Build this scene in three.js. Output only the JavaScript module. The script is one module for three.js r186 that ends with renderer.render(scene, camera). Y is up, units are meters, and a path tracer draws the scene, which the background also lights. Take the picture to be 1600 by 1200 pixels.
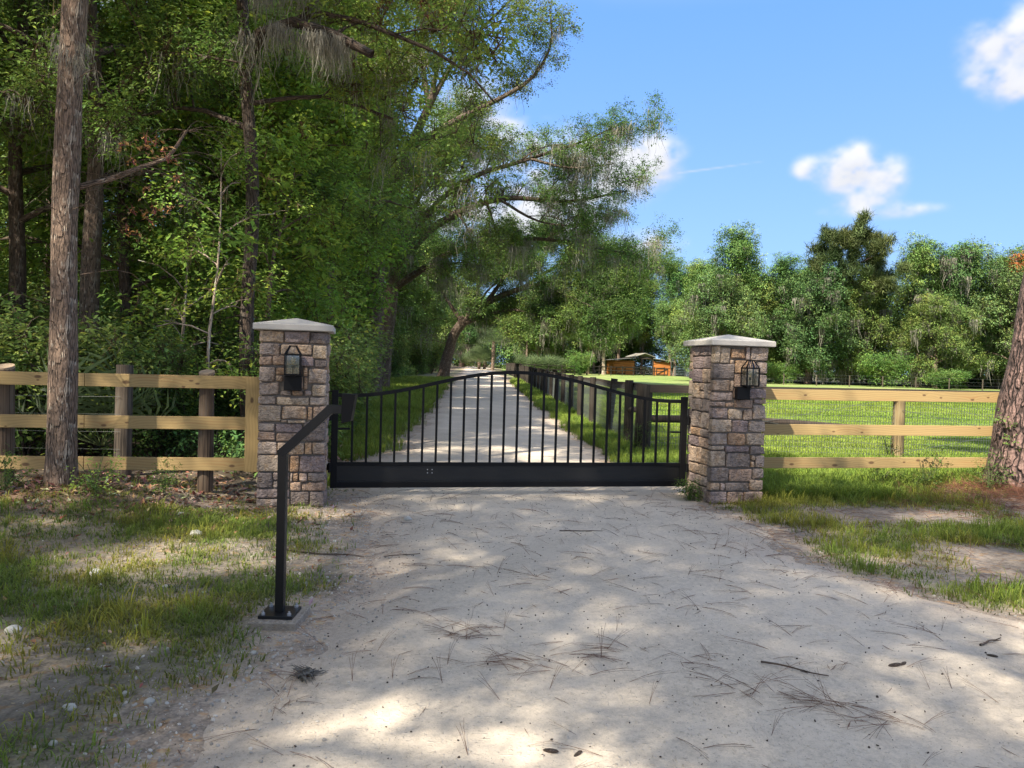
import * as THREE from 'three';
import { mergeGeometries, mergeVertices } from 'three/addons/utils/BufferGeometryUtils.js';
import { RoundedBoxGeometry } from 'three/addons/geometries/RoundedBoxGeometry.js';

// ------------------------------------------------------------------ camera, sky, sun, exposure
const V = (x, y, z) => new THREE.Vector3(x, y, z), R = THREE.MathUtils.degToRad;
const { clamp, smoothstep, lerp } = THREE.MathUtils;
const ss = (a, b, x) => { const t = clamp((x - a) / (b - a), 0, 1); return t * t * (3 - 2 * t); };
const rng = (seed) => { let a = (seed * 2654435761) >>> 0; return () => { a = (a + 0x6d2b79f5) | 0; let t = Math.imul(a ^ (a >>> 15), 1 | a); t = (t + Math.imul(t ^ (t >>> 7), 61 | t)) ^ t; return ((t ^ (t >>> 14)) >>> 0) / 4294967296; }; };
const hash = (x, y, s = 0) => { let h = (Math.imul(x, 374761393) + Math.imul(y, 668265263) + Math.imul(s, 974634599)) | 0; h = Math.imul(h ^ (h >>> 13), 1274126177); return ((h ^ (h >>> 16)) >>> 0) / 4294967296; };
// value noise; px, py: period in lattice cells (0 = none)
function vn(x, y, s = 0, px = 0, py = 0) {
  const ix = Math.floor(x), iy = Math.floor(y), fx = x - ix, fy = y - iy, u = fx * fx * (3 - 2 * fx), v = fy * fy * (3 - 2 * fy);
  const w = (i, p) => (p ? ((i % p) + p) % p : i), a = w(ix, px), b = w(ix + 1, px), c = w(iy, py), d = w(iy + 1, py);
  return lerp(lerp(hash(a, c, s), hash(b, c, s), u), lerp(hash(a, d, s), hash(b, d, s), u), v);
}
function fbm(x, y, s = 0, o = 4, px = 0, py = 0) { let t = 0, a = 0.5, n = 0; for (let i = 0; i < o; i++) { t += a * vn(x, y, s + i * 17, px, py); n += a; a *= 0.5; x *= 2; y *= 2; px *= 2; py *= 2; } return t / n; }

const scene = new THREE.Scene();
const camera = new THREE.PerspectiveCamera(53.06, 4 / 3, 0.05, 2000);
camera.rotation.order = 'YXZ';
camera.position.set(0, 1.6, 0);
camera.rotation.set(R(-1.45), 0, R(1.59));
const SUN = V(-0.37, 0.766, 0.53).normalize();
const sun = new THREE.DirectionalLight(new THREE.Color().setRGB(1, 0.91, 0.76), 3.2);
sun.name = 'sun';
sun.position.copy(SUN).multiplyScalar(90); sun.castShadow = true; sun.shadow.radius = 1.7;
Object.assign(sun.shadow.camera, { left: -70, right: 70, top: 70, bottom: -70, near: 1, far: 220 });
sun.shadow.mapSize.set(4096, 4096);
scene.add(sun, sun.target);
const EXPOSURE = 3.55;

// a computed sky of blue air and fair-weather cumulus (azimuth from straight ahead, elevation, size in degrees, weight)
const PUFFS = [[9.9, 15, 2.1, 1.8, 1.25], [8.6, 14, 2, 1.6, 1], [6, 14.3, 3, 2, 1.1], [1.1, 10.5, 3.4, 2.2, 1.1], [9, 8.6, 3.2, 1.5, 0.85], [4.5, 11.3, 3, 1.6, 0.9], [22.4, 13.4, 1.6, 1.5, 1], [23.6, 14.2, 1.1, 1.2, 1], [25.4, 13.1, 1.6, 1.4, 0.95],
  [20.2, 13.9, 0.9, 0.8, 0.75], [25.7, 10.8, 3.6, 0.55, 0.72], [24, 11.6, 2, 0.6, 0.6], [31.4, 20.3, 2.3, 1.5, 0.95], [34, 20.6, 1.6, 2.2, 0.8], [32.6, 17.6, 1.9, 1.2, 0.9], [31, 18.4, 1.6, 0.8, 0.6], [-3.4, 17.3, 4, 3.4, 1], [-6, 11, 5, 3, 0.9],
  [-27, 21, 5, 4, 0.9], [2.9, 15, 3, 2, 0.75], [-18, 21.5, 4, 2.6, 0.7], [25.6, 9, 2.6, 0.45, 0.45]];
function makeSky() {
  const W = 4096, H = 2048, d = new Float32Array(W * H * 4);
  const c1 = [0.7, 0.84, 1.0], sx = SUN.x, sy = SUN.y, sz = SUN.z;
  for (let j = 0; j < H; j++) {
    const el = ((j + 0.5) / H - 0.5) * 180, e = R(el), y = Math.sin(e), ce = Math.cos(e);
    const k = Math.pow(1 - clamp(y, 0, 1), 3.2);
    for (let i = 0; i < W; i++) {
      const th = ((i + 0.5) / W - 0.5) * 2 * Math.PI, x = ce * Math.cos(th), z = ce * Math.sin(th);
      let az = (Math.atan2(x, -z) * 180) / Math.PI;
      const cs = x * sx + y * sy + z * sz, glow = Math.pow(clamp(cs * 0.5 + 0.5, 0, 1), 18) * 0.5;
      let r = lerp(0.042, 0.165, k) + glow * 0.95, g = lerp(0.116, 0.262, k) + glow * 0.95, b = lerp(0.32, 0.38, k) + glow * 0.9;
      if (el < 0) { r = 0.12; g = 0.125; b = 0.09; } else {
        let cl = 0, lit = 0.5;
        if (el < 30 && Math.abs(az) < 48) {
          let s = 0, top = 0;
          for (const p of PUFFS) { const a = (az - p[0]) / p[2], q = (el - p[1]) / p[3], dd = a * a + q * q; if (dd < 6) { const w = p[4] * Math.exp(-dd * 1.05); s += w; top += w * q; } }
          if (s > 0.03) { const n = fbm(az * 0.8 + 40, el * 1.1, 3, 5); cl = ss(0.16, 1.25, s * (0.12 + 1.8 * n)); lit = clamp(0.62 + 0.3 * (top / s) + 0.5 * (n - 0.5), 0.3, 1); }
        }
        const away = Math.max(ss(34, 48, Math.abs(az)), ss(24, 32, el));
        if (away > 0 && y > 0.06) { const n = fbm((x / (y + 0.12)) * 2.1 + 11, (z / (y + 0.12)) * 2.1 + 5, 9, 5); const c2 = ss(0.38, 0.58, n) * away * ss(0.06, 0.2, y); if (c2 > cl) { cl = c2; lit = clamp(1.5 - n * 1.2, 0.4, 1); } }
        if (az > 11.6 && az < 17.7) { const q = (el - (13.93 + (az - 11.8) * 0.098)) / (0.032 + 0.02 * (1 - ss(11.8, 17.6, az))); cl = Math.max(cl, Math.exp(-q * q) * 0.55 * (1 - ss(13.4, 17.6, az) * 0.75)); }
        const cw = 0.185 + 0.13 * lit;
        cl *= 0.93;
        r = lerp(r, cw, cl); g = lerp(g, cw, cl); b = lerp(b, cw * 1.03, cl);
      }
      const o = (j * W + i) * 4; d[o] = r; d[o + 1] = g; d[o + 2] = b; d[o + 3] = 1;
    }
  }
  const t = new THREE.DataTexture(d, W, H, THREE.RGBAFormat, THREE.FloatType);
  t.mapping = THREE.EquirectangularReflectionMapping; t.magFilter = THREE.LinearFilter; t.needsUpdate = true;
  return t;
}
scene.background = makeSky(); scene.environment = scene.background;

// ------------------------------------------------------------------ naming helpers
const used = {};
const numbered = (n) => { const k = used[n] = (used[n] ?? -1) + 1; return k ? n + '_' + String(k).padStart(3, '0') : n; };
function tag(o, label, category, group, kind) { o.userData.label = label; if (category) o.userData.category = category; if (group) o.userData.group = group; if (kind) o.userData.kind = kind; return o; }
function thing(name, label, category, pos = [0, 0, 0], turn = 0, group, kind) { const o = new THREE.Group(); o.name = numbered(name); o.position.set(...pos); o.rotation.y = turn; scene.add(o); return tag(o, label, category, group, kind); }
function mesh(name, geo, mat, parent) {
  const g = Array.isArray(geo) ? mergeGeometries(geo.map((x) => { const y = x.index ? x.toNonIndexed() : x; return y; })) : geo;
  const m = new THREE.Mesh(g, mat); m.name = parent ? name : numbered(name); m.castShadow = m.receiveShadow = true; (parent ?? scene).add(m); return m;
}
function copy(o, label, group) { const c = o.clone(); c.name = numbered(o.name.replace(/_\d+$/, '')); scene.add(c); c.userData = { ...o.userData }; if (label) c.userData.label = label; if (group) c.userData.group = group; return c; }
function scatter(name, geo, mat, mats, cols, parent) {
  const m = new THREE.InstancedMesh(geo, mat, mats.length); m.name = parent ? name : numbered(name);
  mats.forEach((q, i) => m.setMatrixAt(i, q)); if (cols) cols.forEach((c, i) => m.setColorAt(i, c));
  m.castShadow = m.receiveShadow = true; (parent ?? scene).add(m); return m;
}
const box = (w, h, d, x = 0, y = 0, z = 0, rx = 0, ry = 0, rz = 0) => { const g = new THREE.BoxGeometry(w, h, d); g.applyMatrix4(new THREE.Matrix4().compose(V(x, y, z), new THREE.Quaternion().setFromEuler(new THREE.Euler(rx, ry, rz)), V(1, 1, 1))); return g; };
const rbox = (w, h, d, r, x = 0, y = 0, z = 0) => new RoundedBoxGeometry(w, h, d, 2, r).translate(x, y, z);
function bar(a, b, w, h = w) { // box beam from a to b; w: across, h: in the plane of the up axis
  const L = a.distanceTo(b), g = new THREE.BoxGeometry(w, h, L), m = new THREE.Matrix4().lookAt(a, b, Math.abs(b.clone().sub(a).normalize().y) > 0.98 ? V(0, 0, 1) : V(0, 1, 0));
  g.applyMatrix4(m); const c = a.clone().add(b).multiplyScalar(0.5); return g.translate(c.x, c.y, c.z);
}
const lin = (r, g, b) => new THREE.Color().setRGB(r, g, b);
// tube through points with a radius per parameter
function tube(pts, rad, sides = 7, steps, seed = 1, rough = 0.06, cap = false) {
  const c = new THREE.CatmullRomCurve3(pts), L = c.getLength(); steps ??= Math.max(3, Math.round(L / 0.5));
  const fr = c.computeFrenetFrames(steps, false), P = [], N = [], U = [], I = [], rf = typeof rad === 'function' ? rad : (t) => lerp(rad[0], rad[1], t);
  for (let i = 0; i <= steps; i++) {
    const t = i / steps, p = c.getPointAt(t), r = rf(t);
    for (let k = 0; k <= sides; k++) {
      const a = ((k % sides) / sides) * Math.PI * 2, n = fr.normals[i].clone().multiplyScalar(Math.cos(a)).addScaledVector(fr.binormals[i], Math.sin(a)), q = r * (1 + rough * (vn((k % sides) * 1.3 + 7, t * L * 1.4, seed, 0, 0) - 0.5) * 2);
      P.push(p.x + n.x * q, p.y + n.y * q, p.z + n.z * q); N.push(n.x, n.y, n.z); U.push((k / sides) * Math.max(0.1, 2 * Math.PI * rf(0)), t * L);
    }
  }
  for (let i = 0; i < steps; i++) for (let k = 0; k < sides; k++) { const a = i * (sides + 1) + k, b = a + sides + 1; I.push(a, a + 1, b, b, a + 1, b + 1); }
  if (cap) { const e = steps * (sides + 1), p = c.getPointAt(1), m = P.length / 3; P.push(p.x, p.y, p.z); const tg = fr.tangents[steps]; N.push(tg.x, tg.y, tg.z); U.push(0, 0); for (let k = 0; k < sides; k++) I.push(e + k, e + k + 1, m); }
  const g = new THREE.BufferGeometry(); g.setAttribute('position', new THREE.Float32BufferAttribute(P, 3)); g.setAttribute('normal', new THREE.Float32BufferAttribute(N, 3)); g.setAttribute('uv', new THREE.Float32BufferAttribute(U, 2)); g.setIndex(I); return g;
}

// ------------------------------------------------------------------ textures and materials
function tex(w, h, f, srgb, ch = 4) {
  const d = new Uint8Array(w * h * 4);
  for (let j = 0; j < h; j++) for (let i = 0; i < w; i++) { const c = f(i / w, j / h), o = (j * w + i) * 4; if (typeof c === 'number') d[o] = d[o + 1] = d[o + 2] = clamp(c, 0, 1) * 255; else for (let k = 0; k < 3; k++) { let q = clamp(c[k], 0, 1); if (srgb) q = q <= 0.0031308 ? 12.92 * q : 1.055 * Math.pow(q, 1 / 2.4) - 0.055; d[o + k] = q * 255; } d[o + 3] = 255; }
  const t = new THREE.DataTexture(d, w, h, THREE.RGBAFormat); if (srgb) t.colorSpace = THREE.SRGBColorSpace; t.wrapS = t.wrapT = THREE.RepeatWrapping; t.magFilter = THREE.LinearFilter; t.minFilter = THREE.LinearMipmapLinearFilter; t.generateMipmaps = true; t.needsUpdate = true; return t;
}
const scaled = (t, x, y) => { const c = t.clone(); c.repeat.set(x, y); c.needsUpdate = true; return c; };
// bark: long plates between dark fissures; uv in metres
function barkH(u, v, nx, ny, s) { const w = fbm(u * nx * 0.5, v * ny * 0.5, s + 5, 3, nx / 2, ny / 2) - 0.5, a = Math.abs(((u * nx + w * 3.2 + 1.4 * (fbm(u * nx * 2, v * ny * 1.5, s + 3, 2, nx * 2, ny * 1.5) - 0.5)) % 1 + 1) % 1 - 0.5) * 2; const cr = vn(u * nx, v * ny * 2 + Math.floor(u * nx) * 3, s + 9, nx, ny * 2); return clamp(ss(0.05, 0.45, a) * (0.55 + 0.45 * ss(0.12, 0.3, cr)) * (0.7 + 0.6 * fbm(u * nx * 4, v * ny * 6, s, 3, nx * 4, ny * 6)), 0, 1); }
const barkBump = tex(512, 512, (u, v) => barkH(u, v, 12, 4, 1));
const barkCol = tex(512, 512, (u, v) => { const h = barkH(u, v, 12, 4, 1), l = ss(0.6, 0.72, fbm(u * 7, v * 7, 31, 4, 7, 7)) * ss(0.3, 0.6, h), k = 0.38 + 0.95 * h; return [lerp(0.19 * k, 0.48, l * 0.85), lerp(0.155 * k, 0.47, l * 0.85), lerp(0.13 * k, 0.43, l * 0.85)]; }, true);
function pineH(u, v) { // irregular plates
  let d1 = 9, d2 = 9, id = 0; const nx = 9, ny = 4, x = u * nx + 1.1 * (fbm(u * 9, v * 9, 3, 3, 9, 9) - 0.5), y = v * ny + 0.9 * (fbm(u * 12, v * 8, 5, 3, 12, 8) - 0.5);
  for (let a = -1; a <= 1; a++) for (let b = -1; b <= 1; b++) { const cx = Math.floor(x) + a, cy = Math.floor(y) + b, hx = ((cx % nx) + nx) % nx, hy = ((cy % ny) + ny) % ny, px = cx + hash(hx, hy, 1), py = cy + hash(hx, hy, 2), dx = (x - px), dy = (y - py) * 0.8, d = Math.hypot(dx, dy); if (d < d1) { d2 = d1; d1 = d; id = hash(hx, hy, 4); } else if (d < d2) d2 = d; }
  return [ss(0.0, 0.32, d2 - d1) * (0.5 + 0.8 * fbm(u * 28, v * 24, 6, 4, 28, 24)), id];
}
const pineBump = tex(512, 512, (u, v) => pineH(u, v)[0] * 0.85);
const pineCol = tex(512, 512, (u, v) => { const [h, id] = pineH(u, v), k = 0.3 + 1.0 * h, f = fbm(u * 40, v * 30, 8, 4, 40, 30); return [(0.19 + 0.07 * id) * k * (0.4 + 1.2 * f), (0.13 + 0.045 * id) * k * (0.4 + 1.2 * f), (0.11 + 0.035 * id) * k * (0.4 + 1.2 * f)]; }, true);
// sawn pine: 4 m x 0.7 m of five board faces
const woodCol = tex(1024, 512, (u, v) => {
  const row = Math.floor(v * 5), y = v * 5 - row, s = row * 13, wob = (fbm(u * 6, row * 7.3, s + 2, 3, 6) - 0.5) * 1.6;
  let g = 0, knot = 0;
  for (let k = 0; k < 5; k++) { const kx = hash(k, row, 71), ky = 0.15 + 0.7 * hash(k, row, 72), ks = 0.5 + 0.8 * hash(k, row, 73); let dx = Math.abs(u - kx); dx = Math.min(dx, 1 - dx) * 4; const dy = (y - ky) * 0.14, d = Math.hypot(dx / (0.028 * ks) * 0.8, dy / (0.014 * ks)); knot = Math.max(knot, 1 - ss(0.55, 1.25, d)); g += Math.exp(-d * 0.5) * 1.2; }
  const ring = (y + wob * 0.5 + g * 0.3) * 5.5, gr = Math.pow(0.5 + 0.5 * Math.sin(ring * 6.283), 2), f = fbm(u * 30, v * 160, 4, 3, 30, 160), red = ss(0.62, 0.8, fbm(u * 5 + row, y * 2, s + 5, 3, 5));
  const tone = 0.86 + 0.22 * fbm(u * 4, row, s, 2, 4) + 0.14 * (f - 0.5) - 0.16 * gr;
  let c = [0.44 * tone, 0.305 * tone, 0.13 * tone]; c = [lerp(c[0], 0.4, red * 0.5 * gr), lerp(c[1], 0.2, red * 0.5 * gr), lerp(c[2], 0.08, red * 0.5 * gr)];
  return [lerp(c[0], 0.1, knot * 0.85), lerp(c[1], 0.05, knot * 0.85), lerp(c[2], 0.025, knot * 0.85)];
}, true);
const oldWood = tex(512, 256, (u, v) => { const f = fbm(u * 6, v * 64, 4, 4, 6, 64), c = ss(0.6, 0.7, fbm(u * 3, v * 40, 9, 3, 3, 40)), m = fbm(u * 8, v * 4, 3, 3, 8, 4), t = (0.5 + 0.9 * f) * (1 - 0.7 * c) * (0.5 + m); return [t, t * 0.92, t * 0.84]; }, true);
const grainBump = tex(256, 256, (u, v) => fbm(u * 4, v * 60, 2, 4, 4, 60));
const stoneTex = tex(512, 512, (u, v) => { const a = fbm(u * 10, v * 10, 3, 5, 10, 10), b = fbm(u * 40, v * 40, 8, 3, 40, 40), k = 0.3 + 1.15 * a + 0.7 * (b - 0.5), w = ss(0.55, 0.75, fbm(u * 7, v * 7, 12, 4, 7, 7)); return [k * lerp(1, 1.08, w), k * lerp(1, 0.98, w), k * lerp(1, 0.86, w)]; }, true);
const stoneBump = tex(512, 512, (u, v) => 0.55 * fbm(u * 9, v * 12, 23, 5, 9, 12) + 0.45 * Math.abs(fbm(u * 16, v * 22, 5, 4, 16, 22) - 0.5) * 2);
const sandCol = tex(1024, 1024, (u, v) => {
  const a = fbm(u * 6, v * 6, 1, 4, 6, 6), b = vn(u * 512, v * 512, 7, 512, 512), c = fbm(u * 90, v * 90, 5, 3, 90, 90), sp = vn(u * 300, v * 300, 15, 300, 300);
  let k = 0.78 + 0.26 * a + 0.2 * (b - 0.5) + 0.3 * (c - 0.5); if (sp > 0.93) k *= 0.6; if (vn(u * 130, v * 130, 18, 130, 130) > 0.955) k *= 0.72; return [k, k * 0.995, k * 0.985];
}, true);
const sandBump = tex(1024, 1024, (u, v) => { const peb = ss(0.78, 0.95, vn(u * 110, v * 110, 25, 110, 110)), p2 = ss(0.8, 0.95, vn(u * 240, v * 240, 35, 240, 240)); return 0.3 * fbm(u * 24, v * 24, 11, 5, 24, 24) + 0.35 * peb + 0.2 * p2; });
const soilCol = tex(1024, 1024, (u, v) => { const a = fbm(u * 5, v * 5, 2, 5, 5, 5), b = fbm(u * 60, v * 60, 6, 4, 60, 60), c = vn(u * 256, v * 256, 8, 256, 256), l = ss(0.62, 0.72, fbm(u * 44, v * 52, 41, 3, 44, 52)); let k = 0.45 + 0.6 * a + 0.7 * (b - 0.5) + 0.35 * (c - 0.5); return [k * lerp(1, 1.25, l), k * lerp(1, 1.0, l), k * lerp(1, 0.75, l)]; }, true);
const soilBump = tex(512, 512, (u, v) => fbm(u * 40, v * 40, 3, 5, 40, 40));
const soft = tex(256, 256, (u, v) => fbm(u * 32, v * 32, 9, 4, 32, 32));
const upright = (t, x, y) => { const c = scaled(t, x, y); c.rotation = Math.PI / 2; return c; };
const std = (c, o = {}) => new THREE.MeshStandardMaterial({ color: Array.isArray(c) ? lin(...c) : c, roughness: 0.9, ...o });
const M = {
  bark: std([1.0, 0.84, 0.72], { map: scaled(barkCol, 2.3, 1.6), bumpMap: scaled(barkBump, 2.3, 1.6), bumpScale: 0.03, name: 'oak bark' }),
  darkBark: std([0.6, 0.51, 0.44], { map: scaled(barkCol, 1.8, 1.2), bumpMap: scaled(barkBump, 1.8, 1.2), bumpScale: 0.03, name: 'dark bark' }),
  paleBark: std([1.9, 1.8, 1.65], { map: scaled(barkCol, 0.9, 0.5), bumpMap: scaled(barkBump, 0.9, 0.5), bumpScale: 0.012, name: 'pale bark' }),
  pine: std([0.7, 0.66, 0.68], { map: scaled(pineCol, 1.15, 0.9), bumpMap: scaled(pineBump, 1.15, 0.9), bumpScale: 0.05, name: 'pine bark' }),
  wood: std([1, 1, 1], { map: scaled(woodCol, 0.25, 1.428), bumpMap: scaled(grainBump, 0.25, 1.5), bumpScale: 0.0008, roughness: 0.75, name: 'new lumber' }),
  newPost: std([0.15, 0.112, 0.082], { map: upright(oldWood, 0.5, 2.2), bumpMap: upright(grainBump, 0.5, 3), bumpScale: 0.006, name: 'brown post' }),
  sawn: std([0.42, 0.31, 0.21], { bumpMap: scaled(soft, 3, 3), bumpScale: 0.002, name: 'sawn end' }),
  oldPost: std([0.12, 0.1, 0.08], { map: upright(oldWood, 0.5, 2.2), bumpMap: upright(grainBump, 0.5, 3), bumpScale: 0.008, name: 'old post' }),
  blackRail: std([0.07, 0.055, 0.046], { map: scaled(oldWood, 0.5, 3), bumpMap: scaled(grainBump, 0.5, 5), bumpScale: 0.004, name: 'weathered black rail' }),
  blackPost: std([0.05, 0.042, 0.034], { map: upright(oldWood, 0.5, 2.2), bumpMap: upright(grainBump, 0.5, 3), bumpScale: 0.006, name: 'weathered black post' }),
  tanPost: std([0.28, 0.22, 0.12], { map: upright(oldWood, 0.5, 2.2), bumpMap: upright(grainBump, 0.5, 3), bumpScale: 0.004, name: 'tan post' }),
  wire: std([0.16, 0.17, 0.16], { metalness: 0.6, roughness: 0.55, name: 'galvanised wire' }),
  black: new THREE.MeshPhysicalMaterial({ color: lin(0.008, 0.008, 0.009), roughness: 0.5, specularIntensity: 0.35, bumpMap: scaled(soft, 6, 6), bumpScale: 0.0004, name: 'black paint' }),
  gloss: new THREE.MeshPhysicalMaterial({ color: lin(0.01, 0.01, 0.011), roughness: 0.32, specularIntensity: 0.7, bumpMap: scaled(soft, 8, 2), bumpScale: 0.0006, name: 'gloss black paint' }),
  cap: std([0.47, 0.44, 0.4], { bumpMap: scaled(soft, 4, 4), bumpScale: 0.0015, name: 'cast concrete' }),
  slab: std([0.42, 0.36, 0.29], { map: scaled(stoneTex, 2, 2), bumpMap: scaled(soft, 8, 8), bumpScale: 0.002, name: 'concrete slab' }),
  mortar: std([0.19, 0.165, 0.145], { bumpMap: scaled(soft, 5, 5), bumpScale: 0.006, name: 'mortar' }),
  glass: new THREE.MeshPhysicalMaterial({ color: lin(0.93, 0.95, 0.95), roughness: 0.05, transmission: 1, thickness: 0, ior: 1.5, name: 'clear glass' }),
  bulb: new THREE.MeshPhysicalMaterial({ color: lin(0.95, 0.85, 0.65), roughness: 0.08, transmission: 0.85, thickness: 0, ior: 1.5, name: 'amber bulb glass' }),
  bolt: std([0.6, 0.6, 0.62], { metalness: 0.8, roughness: 0.35, name: 'zinc bolt' }),
  sand: std([1, 1, 1], { vertexColors: true, map: scaled(sandCol, 0.5, 0.5), bumpMap: scaled(sandBump, 0.5, 0.5), bumpScale: 0.011, roughness: 0.95, name: 'limerock sand' }),
  soil: std([1, 1, 1], { vertexColors: true, map: scaled(soilCol, 0.45, 0.45), bumpMap: scaled(soilBump, 0.6, 0.6), bumpScale: 0.02, roughness: 1, name: 'soil' }),
  rock: std([0.62, 0.6, 0.54], { bumpMap: scaled(soft, 4, 4), bumpScale: 0.004, name: 'limestone' }),
  ply: std([0.5, 0.19, 0.045], { map: scaled(oldWood, 0.2, 0.4), roughness: 0.8, name: 'stained plywood' }),
  tin: std([0.4, 0.4, 0.37], { metalness: 0.3, roughness: 0.6, map: scaled(stoneTex, 0.2, 0.2), name: 'roof sheet' }),
  greenPipe: std([0.14, 0.2, 0.19], { roughness: 0.6, metalness: 0.3, name: 'grey green pipe' }), whiteWall: std([0.72, 0.74, 0.74], { name: 'white sheet wall' }),
};
const leafMat = (name, tr = 0.42) => new THREE.MeshPhysicalMaterial({ color: lin(1, 1, 1), vertexColors: true, roughness: 1, transmission: tr, thickness: 0, ior: 1.3, specularIntensity: 0.5, name });
M.leaf = leafMat('leaves'); M.leafFar = std([1, 1, 1], { vertexColors: true, roughness: 0.9, name: 'distant leaves' }); M.leafCool = std([0.7, 0.82, 0.8], { vertexColors: true, roughness: 0.9, name: 'distant cool leaves' }); M.leafWarm = std([1.08, 0.98, 0.72], { vertexColors: true, roughness: 0.9, name: 'distant warm leaves' });
M.panel = std([1, 1, 1], { map: tex(512, 128, (u, v) => { const s = vn(u * 400, v * 90, 3, 400, 90) > 0.94 ? 0.022 : 0, q = 0.003 + 0.004 * fbm(u * 30, v * 6, 5, 3, 30, 6) + s * fbm(u * 12, v * 2, 8, 2, 12, 2); return [q, q, q * 1.05]; }, true), roughness: 0.55, bumpMap: scaled(soft, 6, 1), bumpScale: 0.001, name: 'dusty black panel' }); M.grass = leafMat('grass blades', 0.4); M.needle = leafMat('pine foliage', 0.15); M.moss = leafMat('spanish moss', 0.3);
M.litter = std([1, 1, 1], { vertexColors: true, roughness: 0.9, name: 'dry leaves' });
M.greyMoss = std([0.16, 0.15, 0.13], { name: 'fallen moss' });
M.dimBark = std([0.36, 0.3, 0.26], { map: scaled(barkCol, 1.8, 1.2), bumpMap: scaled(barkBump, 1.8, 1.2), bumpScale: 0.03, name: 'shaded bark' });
M.rockTint = std([1, 1, 1], { roughness: 0.95, name: 'stone grit' });
// ------------------------------------------------------------------ ground
const EDGE = [[9, -5, 9], [3, -3.2, 7.5], [0, -1.9, 6], [-2, -1.5, 5], [-3, -1.36, 4.4], [-3.5, -1.32, 4.05], [-4.8, -1.16, 3.5], [-5.9, -1.22, 2.8], [-7.1, -1.42, 2.45], [-9.5, -1.85, 2.35], [-11, -1.9, 2.0], [-14, -1.85, 1.5], [-30, -2.75, 0.95], [-60, -4.3, -0.35], [-100, -6.3, -2.5], [-130, -7.8, -4.3], [-170, -11, -7.4]];
function edges(z) { let i = 1; while (i < EDGE.length - 1 && EDGE[i][0] > z) i++; const a = EDGE[i - 1], b = EDGE[i], t = clamp((a[0] - z) / (a[0] - b[0]), 0, 1); return [lerp(a[1], b[1], t), lerp(a[2], b[2], t)]; }
function inside(x, z) { const [l, r] = edges(z), n = (fbm(x * 0.9 + 5, z * 0.9, 61, 3) - 0.5) * 0.9 + (fbm(x * 4, z * 4, 66, 2) - 0.5) * 0.3; return Math.min(x - l, r - x) + n * (z > -14 ? 1 : 0.7); }
function gy(x, z) {
  const d = -z;
  let h = 0.33 * ss(22, 75, d) + 0.12 * ss(60, 66, d) * ss(6, -2, x) + 0.5 * ss(95, 122, d) * ss(4, -4, x) + 0.12 * ss(90, 125, d) * ss(4, 12, x);
  h += 0.29 * Math.exp(-((x + 4.53) ** 2 + (z + 7.9) ** 2) / 1.0) + 0.2 * Math.exp(-((x - 7) ** 2 + (z + 10.3) ** 2) / 2.2);
  const off = ss(0.1, 1.2, -inside(x, z));
  h += (fbm(x * 0.5, z * 0.5, 3, 3) - 0.5) * (0.03 + 0.09 * off) + (fbm(x * 3, z * 3, 8, 2) - 0.5) * 0.035 * off;
  return h;
}
const roadY = (x, z) => { const i = inside(x, z); return gy(x, z) + clamp(i * 0.07, -0.05, 0.024) + (fbm(x * 1.5, z * 0.8, 77, 3) - 0.5) * 0.012 + (fbm(x * 7, z * 7, 78, 2) - 0.5) * 0.012; };
const topY = (x, z) => Math.max(gy(x, z), roadY(x, z));
const FEN = (z) => 2.4 - 0.0372 * (-z - 14); // the paddock fence along the road
const FE = (z) => -2.9 - 0.185 * clamp(-z - 11.5, 0, 33) + 0.03 * clamp(-z - 50, 0, 40); // the edge of the wood
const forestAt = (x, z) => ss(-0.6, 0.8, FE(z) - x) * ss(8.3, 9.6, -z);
function grassAt(x, z) { // 0 .. 1
  const n = fbm(x * 0.8 + 3, z * 0.8, 21, 4), out = -inside(x, z), d = -z;
  if (out < 0) return 0;
  if (d > 13.4 && x > FEN(z) - 0.2) return 1;
  if (d > 10.6 && x > 0) return ss(0.05, 0.5, out);
  if (d > 9.3 && x < 0) return ss(0.15, 0.6, out) * (1 - forestAt(x, z)) * ss(0.32, 0.5, n + 0.16 * ss(12, 15, d) - 0.25 * (1 - ss(10.5, 13, d)));
  if (x > 0) { const bare = Math.exp(-((x - 4.2) ** 2 / 1.6 + (z + 8.6) ** 2 / 0.4)) + 0.7 * Math.exp(-((x - 5.2) ** 2 + (z + 6.6) ** 2 / 0.3)), straw = Math.exp(-((x - 7.3) ** 2 / 2 + (z + 9.6) ** 2 / 0.8)); return ss(0.05, 0.4, out) * clamp(ss(0.36, 0.56, n + 0.08) - bare * 1.3 - straw * 1.5, 0, 1); }
  let g = 0.16 + ss(0.46, 0.64, n) * 0.5 + 0.9 * Math.exp(-((z + 4.55) ** 2) / 0.12) * ss(-1.5, -1.8, x) * ss(0.25, 0.55, n) + 0.8 * Math.exp(-((z + 7.05) ** 2) / 0.1) * ss(0.3, 0.5, n) * ss(-1.9, -2.5, x);
  g += 0.35 * ss(0.5, 0.7, fbm(x * 2.3, z * 2.3, 27, 3)); g *= ss(0.0, 0.9, out) * (1 - 0.85 * ss(7.5, 8.0, d)) * ss(2.6, 3.6, d + 0.8 * n);
  return clamp(g, 0, 1);
}
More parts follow.
